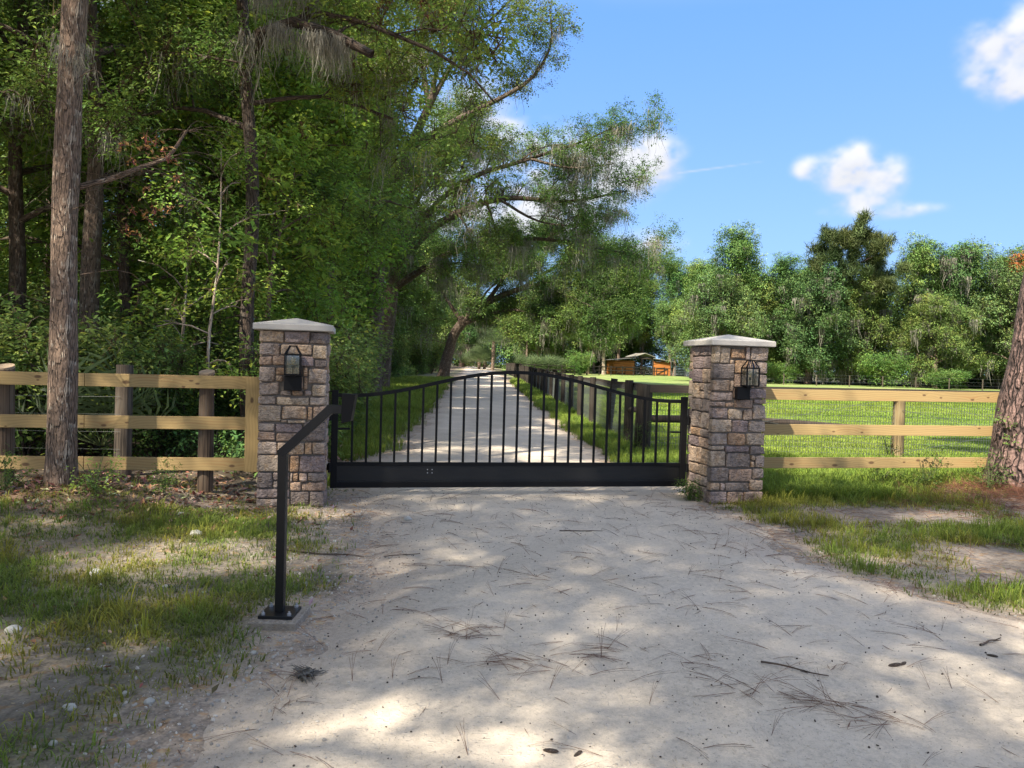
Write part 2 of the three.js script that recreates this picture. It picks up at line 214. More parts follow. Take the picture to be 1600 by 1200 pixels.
{
  const line = (lo, hi, from, to, step, grow) => { const a = []; for (let x = lo; x <= hi; x += step) a.push(x); let s = step, x = hi; while (x < to) { s *= grow; x += s; a.push(x); } s = step; x = lo; while (x > from) { s *= grow; x -= s; a.unshift(x); } return a; };
  const X = line(-7.5, 9, -900, 900, 0.075, 1.075), Z = line(-15, 0.5, -1400, 60, 0.075, 1.06), P = [], C = [], U = [], I = [];
  for (const z of Z) for (const x of X) {
    P.push(x, gy(x, z), z); U.push(x, z);
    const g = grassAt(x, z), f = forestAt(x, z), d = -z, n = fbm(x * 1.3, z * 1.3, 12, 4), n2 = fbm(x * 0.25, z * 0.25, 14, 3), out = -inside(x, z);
    const mead = d > 13.4 && x > FEN(z) - 0.3 ? 1 : 0;
    let c = [0.31 + 0.13 * n, 0.255 + 0.11 * n, 0.205 + 0.09 * n];                              // greyish sandy soil
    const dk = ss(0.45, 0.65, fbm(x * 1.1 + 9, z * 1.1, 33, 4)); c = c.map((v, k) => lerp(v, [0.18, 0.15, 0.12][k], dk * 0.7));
    const sd = 1 - ss(0, 0.85, out + 0.5 * (n - 0.5)); c = c.map((v, k) => lerp(v, [0.52, 0.415, 0.32][k], sd * 0.9));
    c = c.map((v, k) => lerp(v, [0.14, 0.17, 0.05][k] * (0.8 + 0.6 * n), g * 0.5));
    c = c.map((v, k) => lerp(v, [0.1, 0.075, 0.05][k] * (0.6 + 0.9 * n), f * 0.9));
    const lt = Math.exp(-((x + 4.9) ** 2 / 2.2 + (z + 7.7) ** 2 / 0.5)), st = Math.exp(-((x - 7.5) ** 2 / 2.2 + (z + 9.6) ** 2 / 1));
    c = c.map((v, k) => lerp(v, [0.2, 0.12, 0.075][k], clamp(lt * 1.2, 0, 0.9))); c = c.map((v, k) => lerp(v, [0.17, 0.085, 0.055][k], clamp(st * 1.3, 0, 0.95)));
    if (mead) { const dry = ss(0.45, 0.7, n2); c = [lerp(0.22, 0.31, dry) * (0.75 + 0.5 * n), lerp(0.32, 0.36, dry) * (0.75 + 0.5 * n), 0.075 + 0.04 * dry]; }
    if (d > 78 && x > 6) { const t = ss(80, 92, d + 4 * (n - 0.5) - 50 * ss(32, 23, x)); c = c.map((v, k) => lerp(v, [0.06, 0.06, 0.035][k], t)); }
    C.push(...c);
  }
  const w = X.length; for (let j = 0; j < Z.length - 1; j++) for (let i = 0; i < w - 1; i++) { const a = j * w + i; I.push(a, a + w, a + 1, a + 1, a + w, a + w + 1); }
  const g = new THREE.BufferGeometry(); g.setAttribute('position', new THREE.Float32BufferAttribute(P, 3)); g.setAttribute('uv', new THREE.Float32BufferAttribute(U, 2)); g.setAttribute('color', new THREE.Float32BufferAttribute(C, 3)); g.setIndex(I); g.computeVertexNormals();
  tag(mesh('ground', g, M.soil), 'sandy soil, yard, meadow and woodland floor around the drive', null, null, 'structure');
}
{
  const P = [], C = [], U = [], I = [], Z = [], nx = 96; for (let z = 9; z > -16; z -= 0.08) Z.push(z); for (let z = -16, s = 0.1; z > -165; z -= s, s *= 1.03) Z.push(z);
  for (const z of Z) { const [l, r] = edges(z); for (let i = 0; i <= nx; i++) {
    const x = lerp(l - 1.1, r + 1.1, i / nx), n = fbm(x * 0.8, z * 0.5, 41, 4), t = inside(x, z), dm = ss(0.5, 0.72, fbm(x * 0.6 + 20, z * 0.3, 47, 4));
    P.push(x, roadY(x, z), z); U.push(x, z);
    let c = [0.67 + 0.07 * n, 0.578 + 0.06 * n, 0.46 + 0.05 * n].map((v) => v * (1 - 0.16 * dm)); const e = 1 - ss(0.0, 0.75, t + 0.5 * (n - 0.5)); c = c.map((v, k) => lerp(v, [0.5, 0.4, 0.31][k], e * 0.7)); C.push(...c);
  } }
  for (let j = 0; j < Z.length - 1; j++) for (let i = 0; i < nx; i++) { const a = j * (nx + 1) + i; I.push(a, a + 1, a + nx + 1, a + 1, a + nx + 2, a + nx + 1); }
  const g = new THREE.BufferGeometry(); g.setAttribute('position', new THREE.Float32BufferAttribute(P, 3)); g.setAttribute('uv', new THREE.Float32BufferAttribute(U, 2)); g.setAttribute('color', new THREE.Float32BufferAttribute(C, 3)); g.setIndex(I); g.computeVertexNormals();
  tag(mesh('driveway', g, M.sand), 'pale limerock driveway running under the gate and up the wood edge', null, null, 'structure');
}
// ------------------------------------------------------------------ gate pillars: stone by stone
// front faces as [left, top, right, bottom, tone] in shares of the face
const LEFT_FACE = [[0, 0.001, 0.359, 0.069, 't'], [0.359, 0.001, 0.74, 0.072, 'm'], [0.74, 0.003, 1, 0.072, 'd'], [0, 0.072, 0.3, 0.145, 'g'], [0.304, 0.073, 0.779, 0.136, 't'], [0.784, 0.077, 1, 0.156, 'l'], [0, 0.147, 0.187, 0.197, 'b'], [0.191, 0.139, 0.496, 0.197, 'b'], [0.497, 0.138, 0.809, 0.2, 'p'], [0.817, 0.157, 1, 0.207, 'd'], [0, 0.204, 0.235, 0.29, 'g'], [0.238, 0.204, 0.643, 0.25, 'o'], [0.646, 0.202, 0.725, 0.257, 'o'], [0.241, 0.252, 0.355, 0.29, 't'], [0.36, 0.252, 0.647, 0.333, 'b'], [0.655, 0.26, 0.726, 0.332, 'o'], [0.727, 0.21, 1, 0.295, 'g'], [0, 0.293, 0.298, 0.364, 'g'], [0.306, 0.336, 0.48, 0.366, 'd'], [0.484, 0.336, 0.659, 0.368, 'o'], [0.663, 0.334, 0.78, 0.368, 'm'], [0.781, 0.298, 1, 0.368, 'l'], [0, 0.366, 0.259, 0.417, 'g'], [0.264, 0.372, 0.747, 0.421, 'l'], [0.751, 0.37, 1, 0.419, 'g'], [0, 0.42, 0.336, 0.515, 'l'], [0.341, 0.424, 0.719, 0.5, 't'], [0.725, 0.424, 0.799, 0.5, 'o'], [0.805, 0.422, 1, 0.511, 'b'], [0.336, 0.5, 0.432, 0.52, 't'], [0.436, 0.503, 0.699, 0.522, 'l'], [0, 0.521, 0.246, 0.568, 'g'], [0.249, 0.523, 0.658, 0.575, 'p'], [0.662, 0.513, 1, 0.624, 'd'], [0, 0.569, 0.263, 0.622, 'b'], [0.267, 0.576, 0.659, 0.626, 'b'], [0, 0.625, 0.285, 0.699, 'g'], [0.289, 0.629, 0.686, 0.7, 't'], [0.691, 0.628, 0.802, 0.7, 'o'], [0.805, 0.626, 1, 0.7, 't'], [0, 0.701, 0.474, 0.797, 'l'], [0.479, 0.702, 0.622, 0.799, 'o'], [0.627, 0.703, 1, 0.797, 'p'], [0, 0.799, 0.23, 0.889, 'd'], [0.233, 0.799, 0.477, 0.849, 'm'], [0.236, 0.85, 0.48, 0.889, 'g'], [0.482, 0.801, 0.527, 0.851, 'g'], [0.531, 0.802, 0.613, 0.851, 'o'], [0.616, 0.799, 0.75, 0.851, 'm'], [0.754, 0.8, 1, 0.852, 'd'], [0.486, 0.854, 0.659, 0.905, 'b'], [0.664, 0.854, 1, 0.906, 'b'], [0, 0.891, 0.484, 0.944, 'm'], [0.491, 0.908, 0.782, 0.987, 'd'], [0.787, 0.907, 1, 0.996, 'd'], [0, 0.946, 0.488, 0.996, 'g']];
const RIGHT_FACE = [[0, 0, 0.108, 0.111, 'l'], [0.111, 0.008, 0.299, 0.113, 'l'], [0.308, 0.015, 0.576, 0.08, 'o'], [0.31, 0.085, 0.391, 0.113, 't'], [0.582, 0.002, 0.668, 0.087, 'm'], [0.677, 0, 1, 0.091, 'g'], [0, 0.113, 0.391, 0.211, 'd'], [0.4, 0.085, 0.795, 0.171, 'o'], [0.805, 0.095, 1, 0.171, 'g'], [0, 0.214, 0.311, 0.286, 't'], [0.321, 0.217, 0.381, 0.286, 't'], [0.39, 0.174, 0.768, 0.262, 'b'], [0.778, 0.174, 1, 0.262, 'g'], [0, 0.291, 0.371, 0.349, 'm'], [0.38, 0.266, 0.658, 0.334, 'b'], [0.667, 0.265, 1, 0.33, 'p'], [0, 0.352, 0.235, 0.387, 'm'], [0.245, 0.356, 0.409, 0.387, 'b'], [0.419, 0.336, 0.756, 0.395, 'b'], [0.765, 0.333, 1, 0.367, 'm'], [0, 0.39, 0.292, 0.462, 'm'], [0.299, 0.398, 0.568, 0.466, 'l'], [0.578, 0.397, 0.743, 0.471, 't'], [0.752, 0.37, 1, 0.466, 'g'], [0, 0.464, 0.363, 0.549, 'l'], [0.373, 0.469, 0.681, 0.549, 'p'], [0.691, 0.471, 1, 0.547, 'g'], [0, 0.552, 0.296, 0.629, 'g'], [0.306, 0.551, 0.644, 0.631, 'o'], [0.654, 0.549, 1, 0.631, 'l'], [0, 0.631, 0.248, 0.662, 'l'], [0.258, 0.633, 0.71, 0.675, 'p'], [0.72, 0.633, 1, 0.688, 'd'], [0, 0.665, 0.276, 0.766, 'l'], [0.286, 0.678, 0.74, 0.772, 'd'], [0.749, 0.692, 0.827, 0.727, 't'], [0.751, 0.73, 0.829, 0.772, 't'], [0.838, 0.691, 1, 0.77, 'g'], [0, 0.77, 0.336, 0.862, 'd'], [0.346, 0.778, 0.785, 0.861, 'b'], [0.795, 0.774, 1, 0.844, 'g'], [0, 0.866, 0.182, 0.919, 't'], [0.193, 0.868, 0.276, 0.919, 'm'], [0.286, 0.866, 0.73, 0.922, 'd'], [0.74, 0.847, 1, 0.919, 't'], [0, 0.923, 0.316, 1.002, 'm'], [0.327, 0.925, 0.632, 1, 'b'], [0.642, 0.923, 1, 1, 'b']];
const TONES = { t: [0.47, 0.345, 0.25], l: [0.53, 0.41, 0.3], o: [0.48, 0.31, 0.19], b: [0.41, 0.285, 0.21], g: [0.42, 0.33, 0.27], m: [0.37, 0.285, 0.25], p: [0.27, 0.205, 0.195], d: [0.25, 0.2, 0.175] };
const stoneMats = {}; for (const [k, c] of Object.entries(TONES)) stoneMats[k] = [0, 1, 2].map((i) => std([c[0] * (0.88 + 0.12 * i), c[1] * (0.88 + 0.12 * i), c[2] * (0.9 + 0.1 * i)], { map: stoneTex, bumpMap: stoneBump, bumpScale: 0.03, roughness: 0.88, name: 'pillar stone' }));
function stoneGeo(w, h, d, seed) { // rounded, uneven block; its face looks along +z, back at z = 0
  const r = Math.min(0.015, w * 0.22, h * 0.22), g0 = new THREE.BoxGeometry(2, 2, 2, 4, 4, 2); g0.deleteAttribute('normal'); g0.deleteAttribute('uv');
  const g = mergeVertices(g0, 1e-4), p = g.attributes.position, rnd = rng(seed), ox = rnd() * 9, oy = rnd() * 9, U = [];
  const map = (t, H) => (Math.abs(t) < 0.01 ? 0 : Math.abs(t) < 0.9 ? Math.sign(t) * (H - r) : Math.sign(t) * H), q = V(), c = V();
  for (let i = 0; i < p.count; i++) {
    q.set(map(p.getX(i), w / 2), map(p.getY(i), h / 2), p.getZ(i) > 0.5 ? d : p.getZ(i) > -0.5 ? d - r : 0);
    c.set(clamp(q.x, -w / 2 + r, w / 2 - r), clamp(q.y, -h / 2 + r, h / 2 - r), Math.min(q.z, d - r)); const L = q.distanceTo(c); if (L > 1e-6) q.sub(c).multiplyScalar((r * (0.92 + 0.16 * rnd())) / L).add(c);
    q.x += (vn(ox + q.x * 9, oy + q.y * 14, 3) - 0.5) * 0.012; q.y += (vn(ox + q.x * 14, oy + q.y * 9, 4) - 0.5) * 0.012; if (q.z > d * 0.4) q.z += (vn(ox + q.x * 16, oy + q.y * 16, 5) - 0.5) * 0.03 + 0.002 * Math.cos((q.x / w) * 3) * Math.cos((q.y / h) * 3);
    p.setXYZ(i, q.x, q.y, q.z); U.push(ox + q.x * 2.2 + q.z * 1.3, oy + q.y * 2.2 + q.z * 0.7);
  }
  g.setAttribute('uv', new THREE.Float32BufferAttribute(U, 2)); g.computeVertexNormals(); return g;
}
const PW = 0.7, PH = 1.895, FRAME = 0.2; // pillar width and height under the cap; turn of the entrance
function sideFace(seed, s0, s1) { // random coursed face between the shares s0 and s1
  const r = rng(seed), out = []; let v = 0;
  while (v < 1) { let h = 0.055 + 0.055 * r(); if (v + h > 0.95) h = 1.01 - v; let u = s0; while (u < s1) { let w = 0.2 + 0.28 * r(); if (u + w > s1 - 0.14) w = s1 - u; const t = 'tlobgmpdtg'[Math.floor(r() * 10)]; if (h > 0.085 && w < 0.4 && r() < 0.35) out.push([u, v, u + w, v + h * 0.5, t], [u, v + h * 0.5, u + w, v + h, 'tbgm'[Math.floor(r() * 4)]]); else out.push([u, v, u + w, v + h, t]); u += w; } v += h; }
  return out;
}
function pillar(x, z, face, seed, label) {
  const t = thing('gate_pillar', label, 'gate pillar', [x, 0, z], FRAME, 'stone gate pillars', 'thing'), r = rng(seed);
  mesh('mortar_core', box(PW - 0.065, PH + 0.1, PW - 0.065, 0, PH / 2 - 0.05, 0), M.mortar, t);
  const c = 0.1 / PW, faces = [face, sideFace(seed + 1, c, 1 - c), sideFace(seed + 2, 0, 1), sideFace(seed + 3, c, 1 - c)]; let n = 0;
  faces.forEach((f, k) => { for (const [u0, v0, u1, v1, tone] of f) {
    const gap = 0.0055, w = (u1 - u0) * PW - 2 * gap + (u0 === 0 && k % 2 === 0 ? gap : 0) + (u1 === 1 && k % 2 === 0 ? gap : 0), h = (v1 - v0) * PH - 2 * gap, pr = 0.012 * r();
    if (h < 0.012 || w < 0.012) continue;
    const s = mesh('stone', stoneGeo(w, h, 0.088 + pr, seed * 991 + n++), stoneMats[tone][Math.floor(r() * 3)], t), a = (k * Math.PI) / 2, lx = ((u0 + u1) / 2 - 0.5) * PW, ly = PH * (1 - (v0 + v1) / 2), d = PW / 2 - 0.09;
    s.rotation.y = a; s.position.set(Math.cos(a) * lx + Math.sin(a) * d, ly, -Math.sin(a) * lx + Math.cos(a) * d);
  } });
  // hipped concrete cap with eased edges
  const e = 0.412, P = [], lo = PH + 0.001, b = 0.008, ring = (s, y) => [[-s, y, s], [s, y, s], [s, y, -s], [-s, y, -s]], rings = [ring(e - b, lo), ring(e, lo + b), ring(e, lo + 0.06), ring(e - b, lo + 0.068)], top = [0, lo + 0.152, 0];
  const tri = (a, b2, c2) => P.push(...a, ...b2, ...c2); for (let k = 0; k < 3; k++) for (let i = 0; i < 4; i++) { const j = (i + 1) % 4; tri(rings[k][i], rings[k][j], rings[k + 1][j]); tri(rings[k][i], rings[k + 1][j], rings[k + 1][i]); }
  for (let i = 0; i < 4; i++) { tri(rings[3][i], rings[3][(i + 1) % 4], top); tri(rings[0][(i + 1) % 4], rings[0][i], [0, lo, 0]); }
  const g = new THREE.BufferGeometry(); g.setAttribute('position', new THREE.Float32BufferAttribute(P, 3)); const uv = []; for (let i = 0; i < P.length; i += 3) uv.push(P[i] + P[i + 1] * 0.6, P[i + 2] + P[i + 1]); g.setAttribute('uv', new THREE.Float32BufferAttribute(uv, 2)); g.computeVertexNormals();
  mesh('cap', g, M.cap, t);
  return t;
}
const PL = [-2.405, -8.54], PR = [2.672, -9.575];
pillar(...PL, LEFT_FACE, 5, 'stone gate pillar behind the black keypad post, joined to the left board fence');
pillar(...PR, RIGHT_FACE, 9, 'stone gate pillar with sunlit gate side, beside the board fence with wire mesh behind it');
const onEntrance = (p, u, v) => [p[0] + u * Math.cos(FRAME) + v * Math.sin(FRAME), p[1] - u * Math.sin(FRAME) + v * Math.cos(FRAME)];
// wall lanterns hang on the pillar fronts
function lantern(p, u, y, label, body, slant) {
  const [x, z] = onEntrance(p, u, PW / 2 + 0.012), t = thing('wall_lantern', label, 'wall lantern', [x, y, z], FRAME, 'black lanterns on the gate pillars'), w = 0.085, d0 = 0.025, d1 = 0.165, h0 = 0.175, h1 = 0.385, hx = slant ? 0.065 : 0;
  mesh('mount_box', rbox(slant ? 0.165 : 0.18, 0.155, 0.075, 0.006, 0, 0.085, 0.042), M.black, t);
  mesh('bracket', [box(0.05, 0.03, 0.1, hx * 0.6, 0.168, 0.07), box(w * 2, 0.014, d1 - d0, hx, h0, (d0 + d1) / 2)], M.black, t);
  const fr = []; for (const sx of [-1, 1]) for (const dz of [d0, d1]) { fr.push(box(0.015, h1 - h0, 0.015, hx + sx * (w - 0.008), (h0 + h1) / 2, dz)); fr.push(bar(V(hx + sx * (w - 0.006), h1, dz), V(hx + sx * 0.034, h1 + 0.085, (d0 + d1) / 2 + Math.sign(dz - 0.09) * 0.022), 0.012)); if (slant) fr.push(bar(V(hx + sx * 0.02, h1, dz), V(hx + sx * 0.008, h1 + 0.085, (d0 + d1) / 2 + Math.sign(dz - 0.09) * 0.022), 0.007)); }
  for (const dz of [d0, d1]) fr.push(box(w * 2, 0.018, 0.016, hx, h1, dz)); for (const sx of [-1, 1]) fr.push(box(0.016, 0.018, d1 - d0, hx + sx * (w - 0.008), h1, (d0 + d1) / 2)); fr.push(box(0.085, 0.014, 0.06, hx, h1 + 0.09, (d0 + d1) / 2));
  mesh('cage', fr, M.black, t);
  for (const dz of [d0 - 0.001, d1 + 0.001]) mesh('pane', box(w * 2 - 0.03, h1 - h0 - 0.02, 0.0025, hx, (h0 + h1) / 2, dz), M.glass, t);
  for (const sx of [-1, 1]) mesh('pane', box(0.0025, h1 - h0 - 0.02, d1 - d0 - 0.018, hx + sx * (w - 0.004), (h0 + h1) / 2, (d0 + d1) / 2), M.glass, t);
  { const g = new THREE.BufferGeometry(), P = []; const a = [[hx - w + 0.014, h1 + 0.008, d1 - 0.004], [hx + w - 0.014, h1 + 0.008, d1 - 0.004], [hx + 0.034, h1 + 0.084, 0.117], [hx - 0.034, h1 + 0.084, 0.117]]; for (const k of [0, 1, 2, 0, 2, 3]) P.push(...a[k]); g.setAttribute('position', new THREE.Float32BufferAttribute(P, 3)); g.computeVertexNormals(); mesh('roof_pane', g, M.glass, t); }
  const b = new THREE.LatheGeometry([[0.001, 0], [0.012, 0.004], [0.014, 0.02], [0.024, 0.055], [0.022, 0.075], [0.012, 0.088], [0.001, 0.092]].map((q) => new THREE.Vector2(q[0], q[1])), 14); b.translate(hx, h0 + 0.1, (d0 + d1) / 2); mesh('bulb', b, M.bulb, t);
  mesh('socket', [new THREE.CylinderGeometry(0.016, 0.016, 0.035, 12).translate(hx, h0 + 0.085, (d0 + d1) / 2), new THREE.CylinderGeometry(0.005, 0.005, 0.07, 8).translate(hx, h0 + 0.036, (d0 + d1) / 2)], M.black, t);
}
lantern(PL, 0.005, 1.255, 'black lantern with clear bulb on the pillar behind the keypad post', 0, false);
lantern(PR, 0.0, 1.25, 'black lantern with peaked cage on the pillar beside the wire mesh fence', 0, true);
// ------------------------------------------------------------------ gate
{
  const [x, z] = onEntrance(PL, 2.59, -0.29), t = thing('driveway_gate', 'black metal driveway gate with arched top rail, pickets and solid bottom panel', 'gate', [x, 0, z], FRAME), H = 2.2;
  const top = (u) => { const q = Math.abs(u) / H; return q > 0.9 ? 1.19 : 1.19 + 0.315 * (0.5 + 0.5 * Math.cos((q / 0.9) * Math.PI)) ** 0.92; };
  for (const s of [-1, 1]) mesh('stile', rbox(0.075, 1.14, 0.06, 0.004, s * (H - 0.0375), 0.11 + 0.57, 0), M.black, t);
  { const P = []; for (let i = 0; i <= 48; i++) { const u = -H + 0.07 + ((2 * H - 0.14) * i) / 48; P.push([u, top(u)]); } const s = new THREE.Shape(); s.moveTo(P[0][0], P[0][1] - 0.021); for (const p of P) s.lineTo(p[0], p[1] - 0.021); for (const p of P.reverse()) s.lineTo(p[0], p[1] + 0.021);
    mesh('top_rail', new THREE.ExtrudeGeometry(s, { depth: 0.04, bevelEnabled: false }).translate(0, 0, -0.02), M.black, t); }
  mesh('mid_rail', rbox(2 * H - 0.146, 0.04, 0.042, 0.003, 0, 0.39, 0), M.black, t);
  mesh('bottom_rail', rbox(2 * H - 0.146, 0.065, 0.052, 0.004, 0, 0.144, 0), M.black, t);
  mesh('panel', box(2 * H - 0.148, 0.2, 0.012, 0, 0.2725, 0), M.panel, t);
  mesh('rail_lip', box(2 * H - 0.15, 0.008, 0.014, 0, 0.181, 0.017), M.gloss, t);
  const n = 25; for (let i = 0; i < n; i++) { const u = -H + 0.075 + ((2 * H - 0.15) * (i + 1)) / (n + 1), y0 = 0.411, y1 = top(u) - 0.019; mesh('picket', rbox(0.026, y1 - y0, 0.026, 0.002, u, (y0 + y1) / 2, 0), M.black, t); }
  const gap = (2 * H - 0.15) / (n + 1) - 0.026; for (const s of [-1, 1]) mesh('latch_bar', box(gap, 0.024, 0.024, s * (H - 0.075 - gap / 2), 0.8, 0), M.black, t);
  for (const s of [-1, 1]) for (const y of [0.35, 0.95]) mesh('hinge', [box(0.06, 0.07, 0.03, s * (H + 0.03), y, 0.0), new THREE.CylinderGeometry(0.018, 0.018, 0.11, 10).translate(s * (H + 0.012), y, 0.035)], M.black, t);
  for (const bx of [-1.075, -1.02]) for (const by of [0.285, 0.325]) { const b = new THREE.CylinderGeometry(0.0062, 0.0062, 0.008, 10); b.rotateX(Math.PI / 2); b.translate(bx, by, 0.01); mesh('bolt', b, M.bolt, t); }
}
// ------------------------------------------------------------------ keypad post on its slab
{
  const x = -1.372, z = -4.64, y0 = topY(x, z) + 0.012;
  tag(mesh('concrete_slab', rbox(0.285, 0.06, 0.33, 0.006, -1.372, y0, z), M.slab), 'small pale concrete slab under the keypad post', 'slab');
  const t = thing('keypad_post', 'black gooseneck post carrying a keypad box, standing before the gate', 'keypad post', [x, y0 + 0.03, z]);
  mesh('base_plate', rbox(0.205, 0.02, 0.205, 0.003, 0, 0.01, 0), M.gloss, t);
  for (const a of [-1, 1]) for (const b of [-1, 1]) mesh('anchor_bolt', [new THREE.CylinderGeometry(0.013, 0.013, 0.012, 6).translate(a * 0.078, 0.026, b * 0.078), new THREE.CylinderGeometry(0.007, 0.007, 0.024, 8).translate(a * 0.078, 0.032, b * 0.078)], M.bolt, t);
  mesh('post', rbox(0.052, 0.985, 0.052, 0.004, 0, 0.5125, 0), M.gloss, t).rotation.y = 0;
  const A = V(-0.005, 0.985, 0), B = V(0.277, 1.252, 0), d = B.clone().sub(A).normalize();
  const arm = new RoundedBoxGeometry(A.distanceTo(B) + 0.03, 0.054, 0.0545, 2, 0.004); arm.rotateZ(Math.atan2(d.y, d.x)); arm.translate((A.x + B.x) / 2, (A.y + B.y) / 2, 0); mesh('arm', arm, M.gloss, t);
  mesh('arm_end', rbox(0.12, 0.052, 0.053, 0.004, 0.322, 1.256, 0), M.gloss, t);
  const s = new THREE.Shape([[0, 0], [0.05, 0.014], [0.074, 0.168], [0.002, 0.172]].map((q) => new THREE.Vector2(q[0], q[1])));
  mesh('keypad_box', new THREE.ExtrudeGeometry(s, { depth: 0.075, bevelEnabled: true, bevelThickness: 0.004, bevelSize: 0.004, bevelSegments: 2 }).translate(0.358, 1.178, -0.0375), M.black, t);
}
// ------------------------------------------------------------------ board fences of new lumber
let boardN = 0;
function board(t, a, b, w, name = 'board') { // a flat board from a to b; face upright
  const L = a.distanceTo(b), g = new RoundedBoxGeometry(L, w, 0.025, 1, 0.003), p = g.attributes.position, uv = g.attributes.uv, o = (boardN++ * 1.37) % 4, row = (boardN % 5) * 0.14;
  for (let i = 0; i < p.count; i++) uv.setXY(i, p.getX(i) + o, row + 0.01 + (p.getY(i) / w + 0.5) * 0.12 + p.getZ(i) * 0.2);
  const m = mesh(name, g, M.wood, t), d = b.clone().sub(a); m.position.copy(a).add(b).multiplyScalar(0.5); m.rotation.set(0, Math.atan2(-d.z, d.x), 0); if (Math.abs(d.y) > L * 0.9) m.rotation.set(0, 0, Math.PI / 2); else m.rotateZ(Math.asin(d.y / L)); return m;
}
function roundPost(t, x, z, y0, y1, r, mat, name = 'post', seed = 1, lean = 0) { const m = mesh(name, tube([V(x, y0, z), V(x + lean * 0.5, (y0 + y1) / 2, z), V(x + lean, y1, z)], [r * 1.08, r], 12, 8, seed, 0.05, true), mat, t); return m; }
{
  const t = thing('board_fence', 'new yellow pine board fence running left from the pillar past the lichened trunk', 'board fence', [0, 0, 0], 0, null, 'thing'), z = (x) => -8.56 - (x + 2.85) * 0.09;
  for (const [yl, yr] of [[1.303, 1.314], [0.838, 0.862], [0.386, 0.405]]) { const y = (x) => lerp(yl, yr, (x + 5.53) / 2.55);
    board(t, V(-4.66, y(-4.66), z(-4.66)), V(-2.955, y(-2.955), z(-2.955)), 0.142); board(t, V(-7.3, y(-7.3), z(-7.3)), V(-4.665, y(-4.665), z(-4.665)), 0.142); }
  const e = board(t, V(-2.87, 0.325, z(-2.87) + 0.027), V(-2.87, 1.385, z(-2.87) + 0.027), 0.16, 'end_board');
  for (const [x, r, top] of [[-3.42, 0.082, 1.4], [-5.56, 0.095, 1.405], [-7.2, 0.09, 1.4]]) { const p = roundPost(t, x, z(x) - 0.11, gy(x, z(x)) - 0.3, top, r, M.newPost, 'post', x * 7); const c = mesh('sawn_top', new THREE.CylinderGeometry(r * 1.02, r * 1.02, 0.03, 16).rotateX(0.3).translate(x, top + 0.012, z(x) - 0.11), M.sawn, t); }
}
{
  const t = thing('board_fence', 'new pine board fence between the mesh-side pillar and the big pine trunk', 'board fence', [0, 0, 0], 0, null, 'thing'), z = (x) => -9.95 - (x - 3.1) * 0.17;
  for (const [yl, yr] of [[1.306, 1.332], [0.85, 0.869], [0.413, 0.437]]) { const y = (x) => lerp(yl, yr, (x - 3.34) / 3.26); board(t, V(3.27, y(3.27), z(3.27)), V(8.3, y(8.3), z(8.3)), 0.14); }
  board(t, V(3.16, 0.345, z(3.16) + 0.026), V(3.16, 1.378, z(3.16) + 0.026), 0.16, 'end_board');
  mesh('post', rbox(0.13, 1.55, 0.13, 0.008, 3.12, 0.55, z(3.12) - 0.09), M.blackPost, t); mesh('post', rbox(0.14, 1.65, 0.14, 0.008, 8.2, 0.55, z(8.2) - 0.1), M.blackPost, t);
}
// older wire fence inside the wood
{
  const t = thing('wire_fence', 'old wire fence with rough dark posts just behind the boards under the trees', 'wire fence', [0, 0, 0], 0, null, 'thing');
  for (const [x, z, h, r] of [[-4.93, -9.75, 1.46, 0.1], [-7.4, -9.6, 1.46, 0.1]]) roundPost(t, x, z, gy(x, z) - 0.3, h, r, M.oldPost, 'post', x * 3, 0.02);
  for (let k = 0; k < 5; k++) mesh('wire', tube([V(-9, 0.4 + k * 0.22, -9.5), V(-6.2, 0.38 + k * 0.22, -9.66), V(-4.9, 0.4 + k * 0.22, -9.63)], [0.0022, 0.0022], 4, 8), M.wire, t);
}
